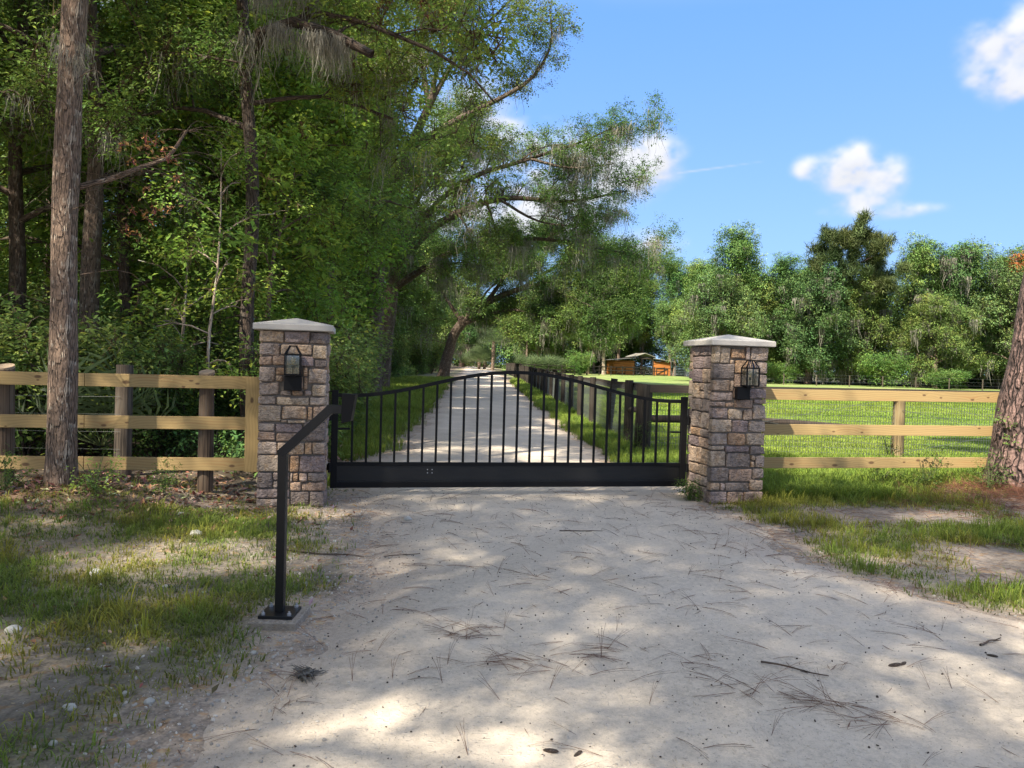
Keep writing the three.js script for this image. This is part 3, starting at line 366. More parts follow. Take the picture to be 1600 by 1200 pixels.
// ------------------------------------------------------------------ paddock fence: weathered rails, posts and horse wire
{
  const t = thing('paddock_fence', 'weathered black rail fence with wire mesh along the drive and around the meadow', 'paddock fence', [0, 0, 0], 0, null, 'thing'), r = rng(88);
  const top = (x, z) => gy(x, z) + 1.29;
  // along the drive
  let z = -14.03, n = 0; const Z = [z]; while (z > -99) { z -= n === 0 ? 1.35 : n === 1 ? 2.6 : 2.55; Z.push(z); n++; }
  Z.forEach((zz, i) => { const x = FEN(zz), rr = i === 0 ? 0.14 : 0.07 + 0.02 * r(); roundPost(t, x, zz, gy(x, zz) - 0.3, top(x, zz) + (i === 0 ? 0.0 : 0.01 + 0.05 * r()), rr, M.blackPost, 'post', i + 3, i === 2 ? 0.14 : (r() - 0.5) * 0.05); });
  for (let i = 0; i < Z.length - 1; i++) { const a = V(FEN(Z[i]) + 0.1, top(FEN(Z[i]), Z[i]) - 0.075, Z[i]), b = V(FEN(Z[i + 1]) + 0.1, top(FEN(Z[i + 1]), Z[i + 1]) - 0.075, Z[i + 1] - 0.02); mesh('rail', bar(a, b, 0.035, 0.15), M.blackRail, t); }
  mesh('rail', tube([V(2.42, 0.78, -14.1), V(2.38, 0.8, -14.8), V(2.36, 0.76, -15.35)], [0.06, 0.05], 8, 4), M.blackRail, t);
  // across the meadow front
  const F = [[2.41, -14.03], [7.27, -14.42], [12.1, -14.8], [17, -15.2], [22, -15.6]];
  F.forEach(([x, zz], i) => { if (i) roundPost(t, x, zz, gy(x, zz) - 0.3, gy(x, zz) + 1.36, 0.105, i === 1 ? M.tanPost : M.blackPost, 'post', i + 90); });
  for (let i = 0; i < F.length - 1; i++) mesh('rail', bar(V(F[i][0], 1.235 + 0.035 * i, F[i][1] + 0.1), V(F[i + 1][0], 1.27 + 0.035 * i, F[i + 1][1] + 0.1), 0.045, 0.145), M.blackRail, t);
  mesh('rail', tube([V(2.5, 0.68, -14.05), V(4, 0.7, -14.15), V(5.3, 0.66, -14.25), V(7.2, 0.56, -14.4)], [0.075, 0.05], 9, 10, 5, 0.1), M.blackRail, t);
  // brace wires
  for (const [a, b, s] of [[V(2.5, 0.25, -14), V(7.27, 1.2, -14.3), 0], [V(2.5, 1.1, -14), V(7.27, 0.2, -14.3), 0], [V(7.27, 1.2, -14.3), V(12.1, 0.2, -14.7), 0], [V(7.27, 0.95, -14.3), V(12.1, 0.1, -14.7), 0], [V(7.27, 0.15, -14.3), V(12.1, 1.1, -14.7), 0]]) mesh('brace_wire', bar(a, b, 0.006), M.wire, t);
  // two-by-four horse wire
  const W = [], m4 = new THREE.Matrix4(), put = (a, b, th) => { const L = a.distanceTo(b); m4.lookAt(a, b, Math.abs(b.y - a.y) > 0.9 * L ? V(0, 0, 1) : V(0, 1, 0)); m4.scale(V(th, th, L)); m4.setPosition((a.x + b.x) / 2, (a.y + b.y) / 2, (a.z + b.z) / 2); W.push(m4.clone()); };
  for (let i = 0; i < F.length - 1; i++) { const [x0, z0] = F[i], [x1, z1] = F[i + 1], N = Math.round((x1 - x0) / 0.051); for (let k = 0; k < N; k++) { const q = k / N, x = lerp(x0, x1, q), zz = lerp(z0, z1, q) + 0.03, y = gy(x, zz); put(V(x, y, zz), V(x, y + 1.21, zz), 0.0058); } for (let k = 0; k <= 12; k++) put(V(x0, gy(x0, z0) + 0.03 + k * 0.1, z0 + 0.03), V(x1, gy(x1, z1) + 0.03 + k * 0.1, z1 + 0.03), 0.0055); }
  for (let i = 0; i < Z.length - 1 && Z[i] > -60; i++) { const N = Math.round((Z[i] - Z[i + 1]) / 0.051); for (let k = 0; k < N; k++) { const zz = lerp(Z[i], Z[i + 1], k / N), x = FEN(zz) + 0.07, y = gy(x, zz); put(V(x, y, zz), V(x, y + 1.21, zz), 0.004); } for (let k = 0; k <= 12; k++) { const a = FEN(Z[i]) + 0.07, b = FEN(Z[i + 1]) + 0.07; put(V(a, gy(a, Z[i]) + 0.03 + k * 0.1, Z[i]), V(b, gy(b, Z[i + 1]) + 0.03 + k * 0.1, Z[i + 1]), 0.004); } }
  scatter('wire_mesh', new THREE.BoxGeometry(1, 1, 1), M.wire, W, null, t).userData.kind = 'stuff';
}
// ------------------------------------------------------------------ foliage pieces
function faces(P, C, add) { return () => { const g = new THREE.BufferGeometry(); g.setAttribute('position', new THREE.Float32BufferAttribute(P, 3)); g.setAttribute('color', new THREE.Float32BufferAttribute(C, 3)); g.computeVertexNormals(); return g; }; }
// a spray of leaves, each a folded diamond, on a few twigs
function spray({ n, R: rad, leaf, asp = 0.5, flat = 0.7, stems = 6, seed = 1, up = 0.8, bough = true, droop = 0 }) {
  const r = rng(seed), P = [], C = [], build = faces(P, C), a = V(), b = V(), nrm = V(), side = V(), p = V(), dirs = [];
  for (let i = 0; i < stems; i++) dirs.push(V(r() * 2 - 1, (r() * 2 - 0.8) * flat, r() * 2 - 1).normalize());
  for (const d of dirs) if (bough) { const w = V(-d.z, 0, d.x).normalize().multiplyScalar(0.006 + leaf * 0.04), e = d.clone().multiplyScalar(rad * 0.85); P.push(w.x, w.y, w.z, -w.x, -w.y, -w.z, e.x, e.y, e.z); for (let k = 0; k < 3; k++) C.push(0.09, 0.07, 0.05); }
  for (let i = 0; i < n; i++) {
    const d = dirs[i % stems], t = 0.2 + 0.85 * Math.pow(r(), 0.7);
    p.copy(d).multiplyScalar(rad * t).add(a.set(r() - 0.5, (r() - 0.5) * flat, r() - 0.5).multiplyScalar(rad * 0.55)); p.y -= droop * rad * t * t;
    b.set(r() * 2 - 1 + d.x * 0.9, (r() * 2 - 1) * 0.45 - 0.25, r() * 2 - 1 + d.z * 0.9).normalize();
    nrm.set((r() * 2 - 1) * (1.1 - up), 0.25 + up * r(), (r() * 2 - 1) * (1.1 - up)).normalize(); side.crossVectors(b, nrm).normalize(); nrm.crossVectors(side, b);
    const L = leaf * (0.65 + 0.7 * r()), w = L * asp * 0.5, k = 0.7 + 0.6 * r(), yl = r() < 0.14 ? 0.5 : r() * 0.25, c = [(0.135 + 0.19 * yl) * k, (0.25 + 0.11 * yl) * k, (0.065 - 0.014 * yl) * k];
    const A = [p.x, p.y, p.z], T = [p.x + b.x * L, p.y + b.y * L - nrm.y * L * 0.1, p.z + b.z * L], mx = p.x + b.x * L * 0.48, my = p.y + b.y * L * 0.48, mz = p.z + b.z * L * 0.48, f = w * 0.35;
    const Lf = [mx + side.x * w + nrm.x * f, my + side.y * w + nrm.y * f, mz + side.z * w + nrm.z * f], Rt = [mx - side.x * w + nrm.x * f, my - side.y * w + nrm.y * f, mz - side.z * w + nrm.z * f];
    P.push(...A, ...Lf, ...T, ...A, ...T, ...Rt); for (let q = 0; q < 6; q++) C.push(...c);
  }
  return build();
}
function needleTuft({ n, L, w, seed, len = 1 }) { const r = rng(seed), P = [], C = [], build = faces(P, C); for (let i = 0; i < n; i++) { const d = V(r() * 2 - 1, r() * 1.5 - 0.55, r() * 2 - 1).normalize(), s = V(-d.z, r() - 0.5, d.x).normalize().multiplyScalar(w), o = V(r() - 0.5, r() - 0.5, r() - 0.5).multiplyScalar(L * len), e = o.clone().addScaledVector(d, L * (0.7 + 0.6 * r())), k = 0.7 + 0.6 * r(); P.push(o.x + s.x, o.y + s.y, o.z + s.z, o.x - s.x, o.y - s.y, o.z - s.z, e.x, e.y, e.z); for (let q = 0; q < 3; q++) C.push(0.1 * k, 0.14 * k, 0.05 * k); } return build(); }
function mossTuft({ n, L, w, spread, seed }) { // hanging strands
  const r = rng(seed), P = [], C = [], build = faces(P, C);
  for (let i = 0; i < n; i++) { let x = (r() * 2 - 1) * spread, y = (r() - 0.5) * 0.1, z = (r() * 2 - 1) * spread * 0.5; const T = L * (0.25 + 0.85 * r() * r() + 0.1), S = 5, a = r() * 6.28, k = 0.75 + 0.5 * r(); let px = Math.cos(a), pz = Math.sin(a); const pts = []; for (let s = 0; s <= S; s++) { pts.push([x, y, z, w * (1 - (s / S) * 0.75)]); x += (r() - 0.5) * T * 0.16; z += (r() - 0.5) * T * 0.16; y -= T / S; }
    for (let s = 0; s < S; s++) { const [x0, y0, z0, w0] = pts[s], [x1, y1, z1, w1] = pts[s + 1]; P.push(x0 - px * w0, y0, z0 - pz * w0, x0 + px * w0, y0, z0 + pz * w0, x1 + px * w1, y1, z1 + pz * w1, x0 - px * w0, y0, z0 - pz * w0, x1 + px * w1, y1, z1 + pz * w1, x1 - px * w1, y1, z1 - pz * w1); for (let q = 0; q < 6; q++) C.push(0.3 * k, 0.28 * k, 0.23 * k); } }
  return build();
}
const L = {
  fine: [1, 2].map((s) => spray({ n: 64, R: 0.42, leaf: 0.075, asp: 0.42, stems: 8, seed: 10 + s, flat: 0.75 })),
  broad: [1, 2].map((s) => spray({ n: 54, R: 0.44, leaf: 0.1, asp: 0.52, stems: 9, seed: 20 + s, flat: 0.75, up: 0.9 })),
  big: [1, 2].map((s) => spray({ n: 34, R: 0.44, leaf: 0.13, asp: 0.6, stems: 6, seed: 30 + s, flat: 0.6, up: 0.95 })),
  mid: [1, 2].map((s) => spray({ n: 80, R: 0.75, leaf: 0.15, asp: 0.5, stems: 10, seed: 40 + s, flat: 0.7 })),
  far: [1, 2].map((s) => spray({ n: 110, R: 1.1, leaf: 0.23, asp: 0.5, stems: 12, seed: 50 + s, flat: 0.7 })),
  pine: [1, 2].map((s) => needleTuft({ n: 90, L: 0.55, w: 0.028, seed: 60 + s, len: 1.2 })),
  moss: [1, 2].map((s) => mossTuft({ n: 26, L: 1.0, w: 0.008, spread: 0.3, seed: 70 + s })),
  mossFar: [1].map((s) => mossTuft({ n: 16, L: 2.2, w: 0.035, spread: 0.6, seed: 80 + s })),
};
const X1 = V(1, 0, 0), Q = new THREE.Quaternion(), E3 = new THREE.Euler();
const place = (p, s, r, tilt = 0.5, sy = 1) => new THREE.Matrix4().compose(p, new THREE.Quaternion().setFromEuler(E3.set((r() - 0.5) * tilt, r() * 6.283, (r() - 0.5) * tilt)), V(s, s * sy, s));
// limbs and anchors
function branchOut(pts, r0, r1, o, r, depth) { // tube along pts plus side branches; collects leaf anchors
  const c = new THREE.CatmullRomCurve3(pts), len = c.getLength();
  o.tubes.push(tube(pts, [r0, r1], r0 > 0.1 ? 8 : r0 > 0.035 ? 6 : 4, Math.max(3, Math.round(len / (o.step ?? 0.6))), Math.floor(r() * 999), 0.1));
  if (depth <= 0) { const k = Math.max(2, Math.round(len / (o.gap ?? 0.28))); for (let i = 0; i < k; i++) { const t = lerp(o.bare ?? 0.25, 1, (i + r()) / k); o.anchors.push(c.getPointAt(clamp(t, 0, 1))); } return; }
  const n = Math.max(2, Math.round((len / (o.sub ?? 0.75)) * (0.8 + 0.4 * r())));
  for (let i = 0; i < n; i++) {
    const t = lerp(depth > 1 ? 0.3 : 0.2, 1, (i + 0.2 + 0.7 * r()) / n), p = c.getPointAt(Math.min(t, 1)), d = c.getTangentAt(Math.min(t, 1)), a = r() * 6.283, s = V(Math.cos(a), Math.sin(a) * 0.8 + 0.15, Math.sin(a + 2)).normalize();
    const L2 = Math.min(len * 0.6, (o.subLen ?? 1.4) * (depth > 1 ? 1.3 : 1)) * (0.6 + 0.7 * r()) * (1.15 - 0.5 * t), q = d.clone().multiplyScalar(0.65).addScaledVector(s, 0.85).normalize(), rr = Math.max(0.006, lerp(r0, r1, t) * 0.45);
    const m = p.clone().addScaledVector(q, L2 * 0.5).add(V(0, L2 * 0.07, 0)), e = p.clone().addScaledVector(q, L2).add(V(0, -L2 * (o.droop ?? 0.05), 0));
    branchOut([p, m, e], rr, rr * 0.35, o, r, depth - 1);
  }
}
const tint = (r, base, v = 0.25) => { const k = 1 - v + 2 * v * r(), w = (r() - 0.5) * v * 0.8; return new THREE.Color(base[0] * k * (1 + w), base[1] * k, base[2] * k * (1 - w * 0.6)); };
function dress(t, o, r) { // crown and moss of a tree group from its anchors
  const n = o.anchors.length, keep = Math.min(1, o.clusters / n), two = [[], []], cols = [[], []], jit = o.jit ?? 0.3, passes = Math.ceil(o.clusters / n), chance = o.clusters / n / passes;
  for (let k = 0; k < passes; k++) for (const a of o.anchors) { if (r() > chance) continue; const i = r() < 0.5 ? 0 : 1, p = a.clone().add(V((r() - 0.5) * 2 * jit, (r() - 0.5) * 2 * jit, (r() - 0.5) * 2 * jit)); two[i].push(place(p, (o.size ?? 1) * (0.65 + 0.7 * r()), r, o.tilt ?? 0.9)); const cn = vn(p.x * 0.5 + 31, p.y * 0.5 + p.z * 0.37, 3); cols[i].push(tint(r, (o.tone ?? [1, 1, 1]).map((v, q) => v * lerp(0.8, 1.25, cn) * (q === 0 ? lerp(0.9, 1.25, cn) : 1)))); }
  [0, 1].forEach((i) => { if (two[i].length) scatter('crown', o.leaf[i % o.leaf.length], o.leafMat ?? M.leaf, two[i], cols[i], t).userData.kind = 'stuff'; });
  if (o.moss) { const mm = []; for (let k = 0; k < o.moss; k++) { const a = o.anchors[Math.floor(r() * n)]; mm.push(place(a, (o.mossSize ?? 1) * (0.5 + 0.9 * r()), r, 0.1)); } scatter('spanish_moss', (o.mossGeo ?? L.moss[0]), M.moss, mm, null, t).userData.kind = 'stuff'; }
}
function broadleaf(t, o) { // generic tree: trunk to height h, limbs from crownBase up
  const r = rng(o.seed); Object.assign(o, { tubes: [], anchors: [] });
  const T = []; for (let i = 0; i <= 5; i++) { const q = i / 5; T.push(V((o.lean?.[0] ?? 0) * q + (r() - 0.5) * 0.35 * Math.sin(q * 3) * (o.wander ?? 1), o.h * q - (i ? 0 : 0.25), (o.lean?.[1] ?? 0) * q + (r() - 0.5) * 0.35 * Math.sin(q * 3) * (o.wander ?? 1))); }
  const fl = o.flare ?? 0.5, c = new THREE.CatmullRomCurve3(T); mesh('trunk', tube(T, (q) => o.r * ((1 - 0.82 * q) + fl * Math.exp(-q * o.h * 2.2)), o.sides ?? 10, Math.round(o.h / 0.4), o.seed, 0.09), o.bark ?? M.darkBark, t);
  for (let i = 0; i < o.limbs; i++) {
    const q = o.cb + (0.99 - o.cb) * ((i + 0.5 * r()) / o.limbs), p = c.getPointAt(q), a = i * 2.4 + r() * 0.9, u = (q - o.cb) / (1 - o.cb), prof = Math.pow(Math.sin(Math.PI * (0.2 + 0.72 * u)), 0.8), len = o.cr * prof * (0.75 + 0.45 * r()), el = lerp(0.12, 0.9, u) + (o.rise ?? 0);
    const d = V(Math.cos(a) * Math.cos(el), Math.sin(el), Math.sin(a) * Math.cos(el)), m = p.clone().addScaledVector(d, len * 0.5).add(V((r() - 0.5) * len * 0.2, len * 0.08, (r() - 0.5) * len * 0.2)), e = p.clone().addScaledVector(d, len).add(V(0, -len * (o.limbDroop ?? 0.12), 0));
    branchOut([p, m, e], Math.max(0.015, o.r * 0.42 * (1 - 0.6 * u)), 0.01, o, r, o.depth ?? 1);
  }
  mesh('branches', o.tubes, o.bark ?? M.darkBark, t).userData.kind = 'stuff';
  dress(t, o, r);
}
function hero(t, o) { // named limbs
  const r = rng(o.seed); Object.assign(o, { tubes: [], anchors: [] });
  mesh('trunk', tube(o.trunk, (q) => lerp(o.r, o.r2 ?? o.r * 0.6, q) + o.r * 0.45 * Math.exp(-q * (o.flareFall ?? 14)), 12, Math.round(new THREE.CatmullRomCurve3(o.trunk).getLength() / 0.3), o.seed, 0.1), o.bark ?? M.darkBark, t);
  for (const l of o.limbs) { const keep = o.tubes; o.tubes = []; const sub = o.sub; if (l.sub) o.sub = l.sub; branchOut(l.p.map((q) => V(...q)), l.r, l.e ?? 0.02, o, r, l.depth ?? o.depth ?? 2); o.sub = sub; mesh('limb', [o.tubes[0]], o.bark ?? M.darkBark, t); o.tubes = keep.concat(o.tubes.slice(1)); }
  if (o.tubes.length) mesh('branches', o.tubes, o.bark ?? M.darkBark, t).userData.kind = 'stuff';
  dress(t, o, r);
}
// ------------------------------------------------------------------ trees near the gate
{
  const t = thing('oak_tree', 'grey fissured trunk spotted with white lichen, growing before the board fence', 'tree', [-4.53, 0.27, -7.75]);
  const o = { seed: 11, leaf: L.fine, clusters: 650, tone: [0.95, 0.95, 0.9], sub: 0.8, subLen: 1.3, gap: 0.3, moss: 40, bark: M.bark, r: 0.128, r2: 0.1, flareFall: 26,
    trunk: [V(0, -0.3, 0), V(0.0, 1, 0), V(0.01, 3, 0), V(0.1, 5.5, 0), V(0.3, 8, 0.1), V(0.4, 11, 0.1)], depth: 2, limbs: [] };
  for (let i = 0; i < 13; i++) { const y = 5.8 + i * 0.5, a = i * 2.4, l = 3.6 - Math.abs(i - 5) * 0.16; o.limbs.push({ p: [[0.15 + 0.02 * i, y, 0], [0.2 + Math.cos(a) * l * 0.5, y + 0.7, Math.sin(a) * l * 0.5], [0.2 + Math.cos(a) * l, y + 0.9 + 0.03 * i, Math.sin(a) * l]], r: 0.06, e: 0.012 }); }
  hero(t, o);
  // the dead side limb with its fan of bare drooping twigs and a few brown leaves
  const r = rng(5), tw = [], pts = [V(0.06, 3.0, -0.1), V(0.35, 3.12, -0.2), V(0.62, 3.3, -0.35), V(0.78, 3.42, -0.5), V(0.95, 3.75, -0.6)];
  mesh('dead_limb', tube(pts, [0.035, 0.014], 7, 10, 3, 0.15), M.bark, t);
  for (let i = 0; i < 30; i++) { const c = pts[1 + Math.floor(r() * 4)], a = r() * 6.28, l = 0.4 + r() * 0.9; let p = c.clone(), d = V(Math.cos(a) * 0.8, 0.2 + 0.5 * r(), Math.sin(a) * 0.5).normalize(); const q = [p.clone()]; for (let k = 0; k < 4; k++) { d.add(V((r() - 0.5) * 0.7, -0.42, (r() - 0.5) * 0.7)).normalize(); p = p.clone().addScaledVector(d, l / 4); q.push(p); } tw.push(tube(q, [0.0045, 0.0015], 3, 6, i, 0.1)); }
  for (let i = 0; i < 20; i++) { const y = 1.6 + r() * 3.4, a = r() * 6.28, l = 0.3 + r() * 0.5, p = V(Math.cos(a) * 0.14 + y * 0.012, y, Math.sin(a) * 0.14); tw.push(tube([p, p.clone().add(V(Math.cos(a) * l * 0.6, 0.1 * r(), Math.sin(a) * l * 0.6)), p.clone().add(V(Math.cos(a) * l, -0.25 * r(), Math.sin(a) * l))], [0.005, 0.002], 3, 5, i, 0.1)); }
  mesh('twigs', tw, M.bark, t).userData.kind = 'stuff';
  const dl = [], dc = []; for (let i = 0; i < 16; i++) { dl.push(place(V(0.45 + r() * 0.6 - 0.1, 2.5 + r() * 1.1, -0.3 + r() * 0.4 - 0.2), 0.32 + 0.2 * r(), r, 2)); dc.push(new THREE.Color(2.8, 1.0, 1.6)); } scatter('dead_leaves', spray({ n: 12, R: 0.4, leaf: 0.12, asp: 0.4, stems: 4, seed: 9, flat: 1, droop: 0.8 }), M.litter, dl, dc, t).userData.kind = 'stuff';
  const mm = []; for (let i = 0; i < 18; i++) mm.push(place(V(0.08 + (r() - 0.5) * 0.2, 4.0 + r() * 0.45, 0.14 * (r() - 0.2)), 0.22 + 0.18 * r(), r, 0.4)); scatter('trunk_moss', L.moss[1], M.moss, mm, null, t).userData.kind = 'stuff';
}
{
  const g0 = gy(7, -10.2), t = thing('pine_tree', 'big leaning pine trunk with plated red bark beside the mesh fence', 'tree', [6.95, 0, -10.25]);
  const o = { seed: 21, leaf: L.pine, leafMat: M.needle, clusters: 520, size: 0.6, sub: 0.9, subLen: 1.2, gap: 0.4, bark: M.pine, r: 0.4, r2: 0.2, flareFall: 20, trunk: [V(-0.1, -0.2, 0), V(-0.02, 0.8, 0), V(0.12, 2, 0), V(0.24, 3.2, 0), V(0.75, 8, 0.1), V(1.0, 14, 0.2)], depth: 2, limbs: [] };
  for (let i = 0; i < 10; i++) { const y = 9 + i * 0.55, a = i * 2.4 + 0.5, l = 3 - i * 0.12; o.limbs.push({ p: [[0.8, y, 0.1], [0.8 + Math.cos(a) * l * 0.5, y + 0.3, Math.sin(a) * l * 0.5], [0.8 + Math.cos(a) * l, y + 0.7, Math.sin(a) * l]], r: 0.06, e: 0.015 }); }
  hero(t, o);
  const r = rng(44), sh = []; for (let i = 0; i < 7; i++) { const y = 0.6 + 0.1 * i, p = V(-0.36 + r() * 0.1, y, 0.18); sh.push(place(p.add(V(-0.12 * r(), 0, 0.05)), 0.22 + 0.1 * r(), r, 1)); } scatter('sprouts', L.big[0], M.leaf, [...sh.slice(0, 3), place(V(-0.55, 1.1, 0.1), 0.3, r, 1), place(V(-0.48, 1.02, 0.15), 0.3, r, 1)], null, t).userData.kind = 'stuff';
}
// the oak whose thick mossy limb reaches over, top of the wood edge
{
  const t = thing('oak_tree', 'shaded oak with one thick lichened limb reaching out, hung with grey moss', 'tree', [-3.95, gy(-3.95, -11.7), -11.7]);
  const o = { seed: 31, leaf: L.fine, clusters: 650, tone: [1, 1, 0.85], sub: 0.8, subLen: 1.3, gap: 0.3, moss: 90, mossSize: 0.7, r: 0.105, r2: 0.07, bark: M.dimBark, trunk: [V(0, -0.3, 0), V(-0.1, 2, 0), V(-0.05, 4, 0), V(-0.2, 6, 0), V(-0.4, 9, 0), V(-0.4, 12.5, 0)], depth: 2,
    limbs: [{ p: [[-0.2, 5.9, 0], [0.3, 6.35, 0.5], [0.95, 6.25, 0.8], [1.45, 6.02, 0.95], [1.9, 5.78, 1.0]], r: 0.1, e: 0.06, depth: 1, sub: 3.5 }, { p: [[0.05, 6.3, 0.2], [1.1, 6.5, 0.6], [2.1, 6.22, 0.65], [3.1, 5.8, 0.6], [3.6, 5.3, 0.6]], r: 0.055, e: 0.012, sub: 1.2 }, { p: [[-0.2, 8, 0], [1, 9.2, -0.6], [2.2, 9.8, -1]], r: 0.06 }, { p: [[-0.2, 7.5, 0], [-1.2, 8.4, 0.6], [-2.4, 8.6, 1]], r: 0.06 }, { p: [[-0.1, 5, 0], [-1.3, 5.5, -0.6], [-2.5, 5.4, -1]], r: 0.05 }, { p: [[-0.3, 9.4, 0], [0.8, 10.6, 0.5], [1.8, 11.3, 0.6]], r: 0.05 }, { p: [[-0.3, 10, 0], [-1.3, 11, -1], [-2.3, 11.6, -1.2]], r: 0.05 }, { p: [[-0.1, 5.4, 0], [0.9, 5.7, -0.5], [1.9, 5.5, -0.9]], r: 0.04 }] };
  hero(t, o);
  const r = rng(63), mm = []; for (let i = 0; i < 90; i++) { const q = r(), top = r() < 0.45; mm.push(place(top ? V(lerp(0.1, 1.2, q), 6.75 + 0.25 * r(), 0.3 + 0.6 * r()) : V(lerp(0.5, 1.5, q), 6.2 - 0.2 * q, 0.75 + 0.25 * r()), 0.35 + 0.35 * r(), r, 0.15)); } scatter('limb_moss', L.moss[0], M.moss, mm, null, t).userData.kind = 'stuff';
  const rd = []; for (let i = 0; i < 9; i++) rd.push(place(V(1.9 + 1.1 * r(), 6.4 + 0.3 * r(), 0.6 + 0.2 * r()), 0.35 + 0.2 * r(), r, 1)); scatter('dead_leaves', L.fine[1], M.leaf, rd, rd.map(() => new THREE.Color(1.1, 0.28, 0.6)), t).userData.kind = 'stuff';
}
// ------------------------------------------------------------------ the oaks over the drive
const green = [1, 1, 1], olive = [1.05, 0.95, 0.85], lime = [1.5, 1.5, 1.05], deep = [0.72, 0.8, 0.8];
{
  const t = thing('oak_tree', 'tall oak whose thin bare-tipped upper limbs stand against the open sky', 'tree', [-6, gy(-6, -33), -33]);
  hero(t, { seed: 41, leaf: L.broad, size: 0.8, jit: 0.7, clusters: 2100, tone: olive, sub: 1.0, subLen: 1.7, gap: 0.42, bare: 0.2, moss: 170, mossSize: 1.15, r: 0.36, r2: 0.16, trunk: [V(0, -0.3, 0), V(0.1, 3, 0), V(0.3, 7, 0), V(1.4, 10.4, 0.4), V(2.4, 12.6, 0.8)], depth: 2,
    limbs: [{ p: [[2.2, 12.2, 0.7], [3.4, 14.2, 1], [4.6, 15.6, 1], [6.2, 17.2, 1]], r: 0.13, sub: 1.5 }, { p: [[1.5, 10.6, 0.4], [3.6, 11.7, 1], [5.4, 12.5, 1.4], [6.5, 13.2, 1.6], [7.2, 14.6, 1.6], [7.1, 16, 1.5]], r: 0.15, e: 0.03, depth: 1, sub: 1.3 }, { p: [[2.2, 12.2, 0.7], [1.8, 15, 0.6], [2, 18.2, 0.4]], r: 0.13 }, { p: [[0.6, 8.4, 0], [-1.6, 11, 0.4], [-2.8, 14.2, 0.5]], r: 0.13 },
      { p: [[2.3, 12.4, 0.8], [2.9, 15, 1.5], [3.6, 17.8, 1.8]], r: 0.11 }, { p: [[0.4, 7.4, 0], [2, 8.8, 1.4], [3.5, 9.6, 2.4]], r: 0.1 }, { p: [[1, 9.6, 0.2], [-0.4, 12, 1.5], [-0.6, 15, 2]], r: 0.1 }, { p: [[0.3, 6.5, 0], [-1.5, 8, 1.2], [-2.6, 8.8, 1.6]], r: 0.08 }, { p: [[1.2, 10, 0.3], [3, 10.8, -0.6], [4.5, 11, -1]], r: 0.08 }] });
}
{
  const t = thing('oak_tree', 'spreading oak stretching long mossy boughs across the drive against the cloud', 'tree', [-6.9, gy(-6.9, -40), -40]);
  hero(t, { seed: 51, leaf: L.broad, size: 0.85, jit: 0.75, clusters: 2900, tone: [0.88, 0.95, 0.9], sub: 1.0, subLen: 2.0, gap: 0.45, moss: 420, mossSize: 1.35, r: 0.5, r2: 0.3, trunk: [V(0, -0.3, 0), V(0.2, 2.5, 0), V(0.6, 5.5, 0.2), V(0.9, 8, 0.3)], depth: 2,
    limbs: [{ p: [[0.7, 6.4, 0.2], [3, 8.6, 0.7], [6, 9.8, 1.2], [9.4, 9.7, 1.6], [12.3, 10.2, 2]], r: 0.24, e: 0.03 }, { p: [[0.8, 7.4, 0.2], [4, 10.6, 0.8], [7.5, 11.8, 1.4], [10, 12.6, 1.8], [12, 13.5, 2]], r: 0.2, e: 0.025 }, { p: [[0.5, 5.2, 0.2], [4, 7.3, 0.6], [8, 7.9, 1], [11, 7.4, 1.6], [13, 7.1, 2]], r: 0.2, e: 0.03 }, { p: [[0.9, 7.9, 0.3], [1.8, 11, 0.5], [3.5, 14, 0.6]], r: 0.18 },
      { p: [[0.9, 7.8, 0.3], [-1.5, 11, 0.3], [-3.5, 13.5, 0]], r: 0.16 }, { p: [[0.7, 6.8, 0.2], [-2, 8.4, 0.8], [-4.5, 9, 1]], r: 0.14 }, { p: [[6, 9.8, 1.2], [8, 8.6, 2], [10.5, 8.3, 2.4]], r: 0.09 }, { p: [[7.5, 11.8, 1.4], [9.4, 11.2, 2.2], [11.6, 11.4, 2.4]], r: 0.08 }, { p: [[0.5, 5, 0.2], [2.6, 6.2, 1.8], [5, 6.4, 3.2]], r: 0.12 }, { p: [[0.9, 8, 0.3], [3, 11.4, 1.6], [5, 14, 2.2]], r: 0.12 }] });
}
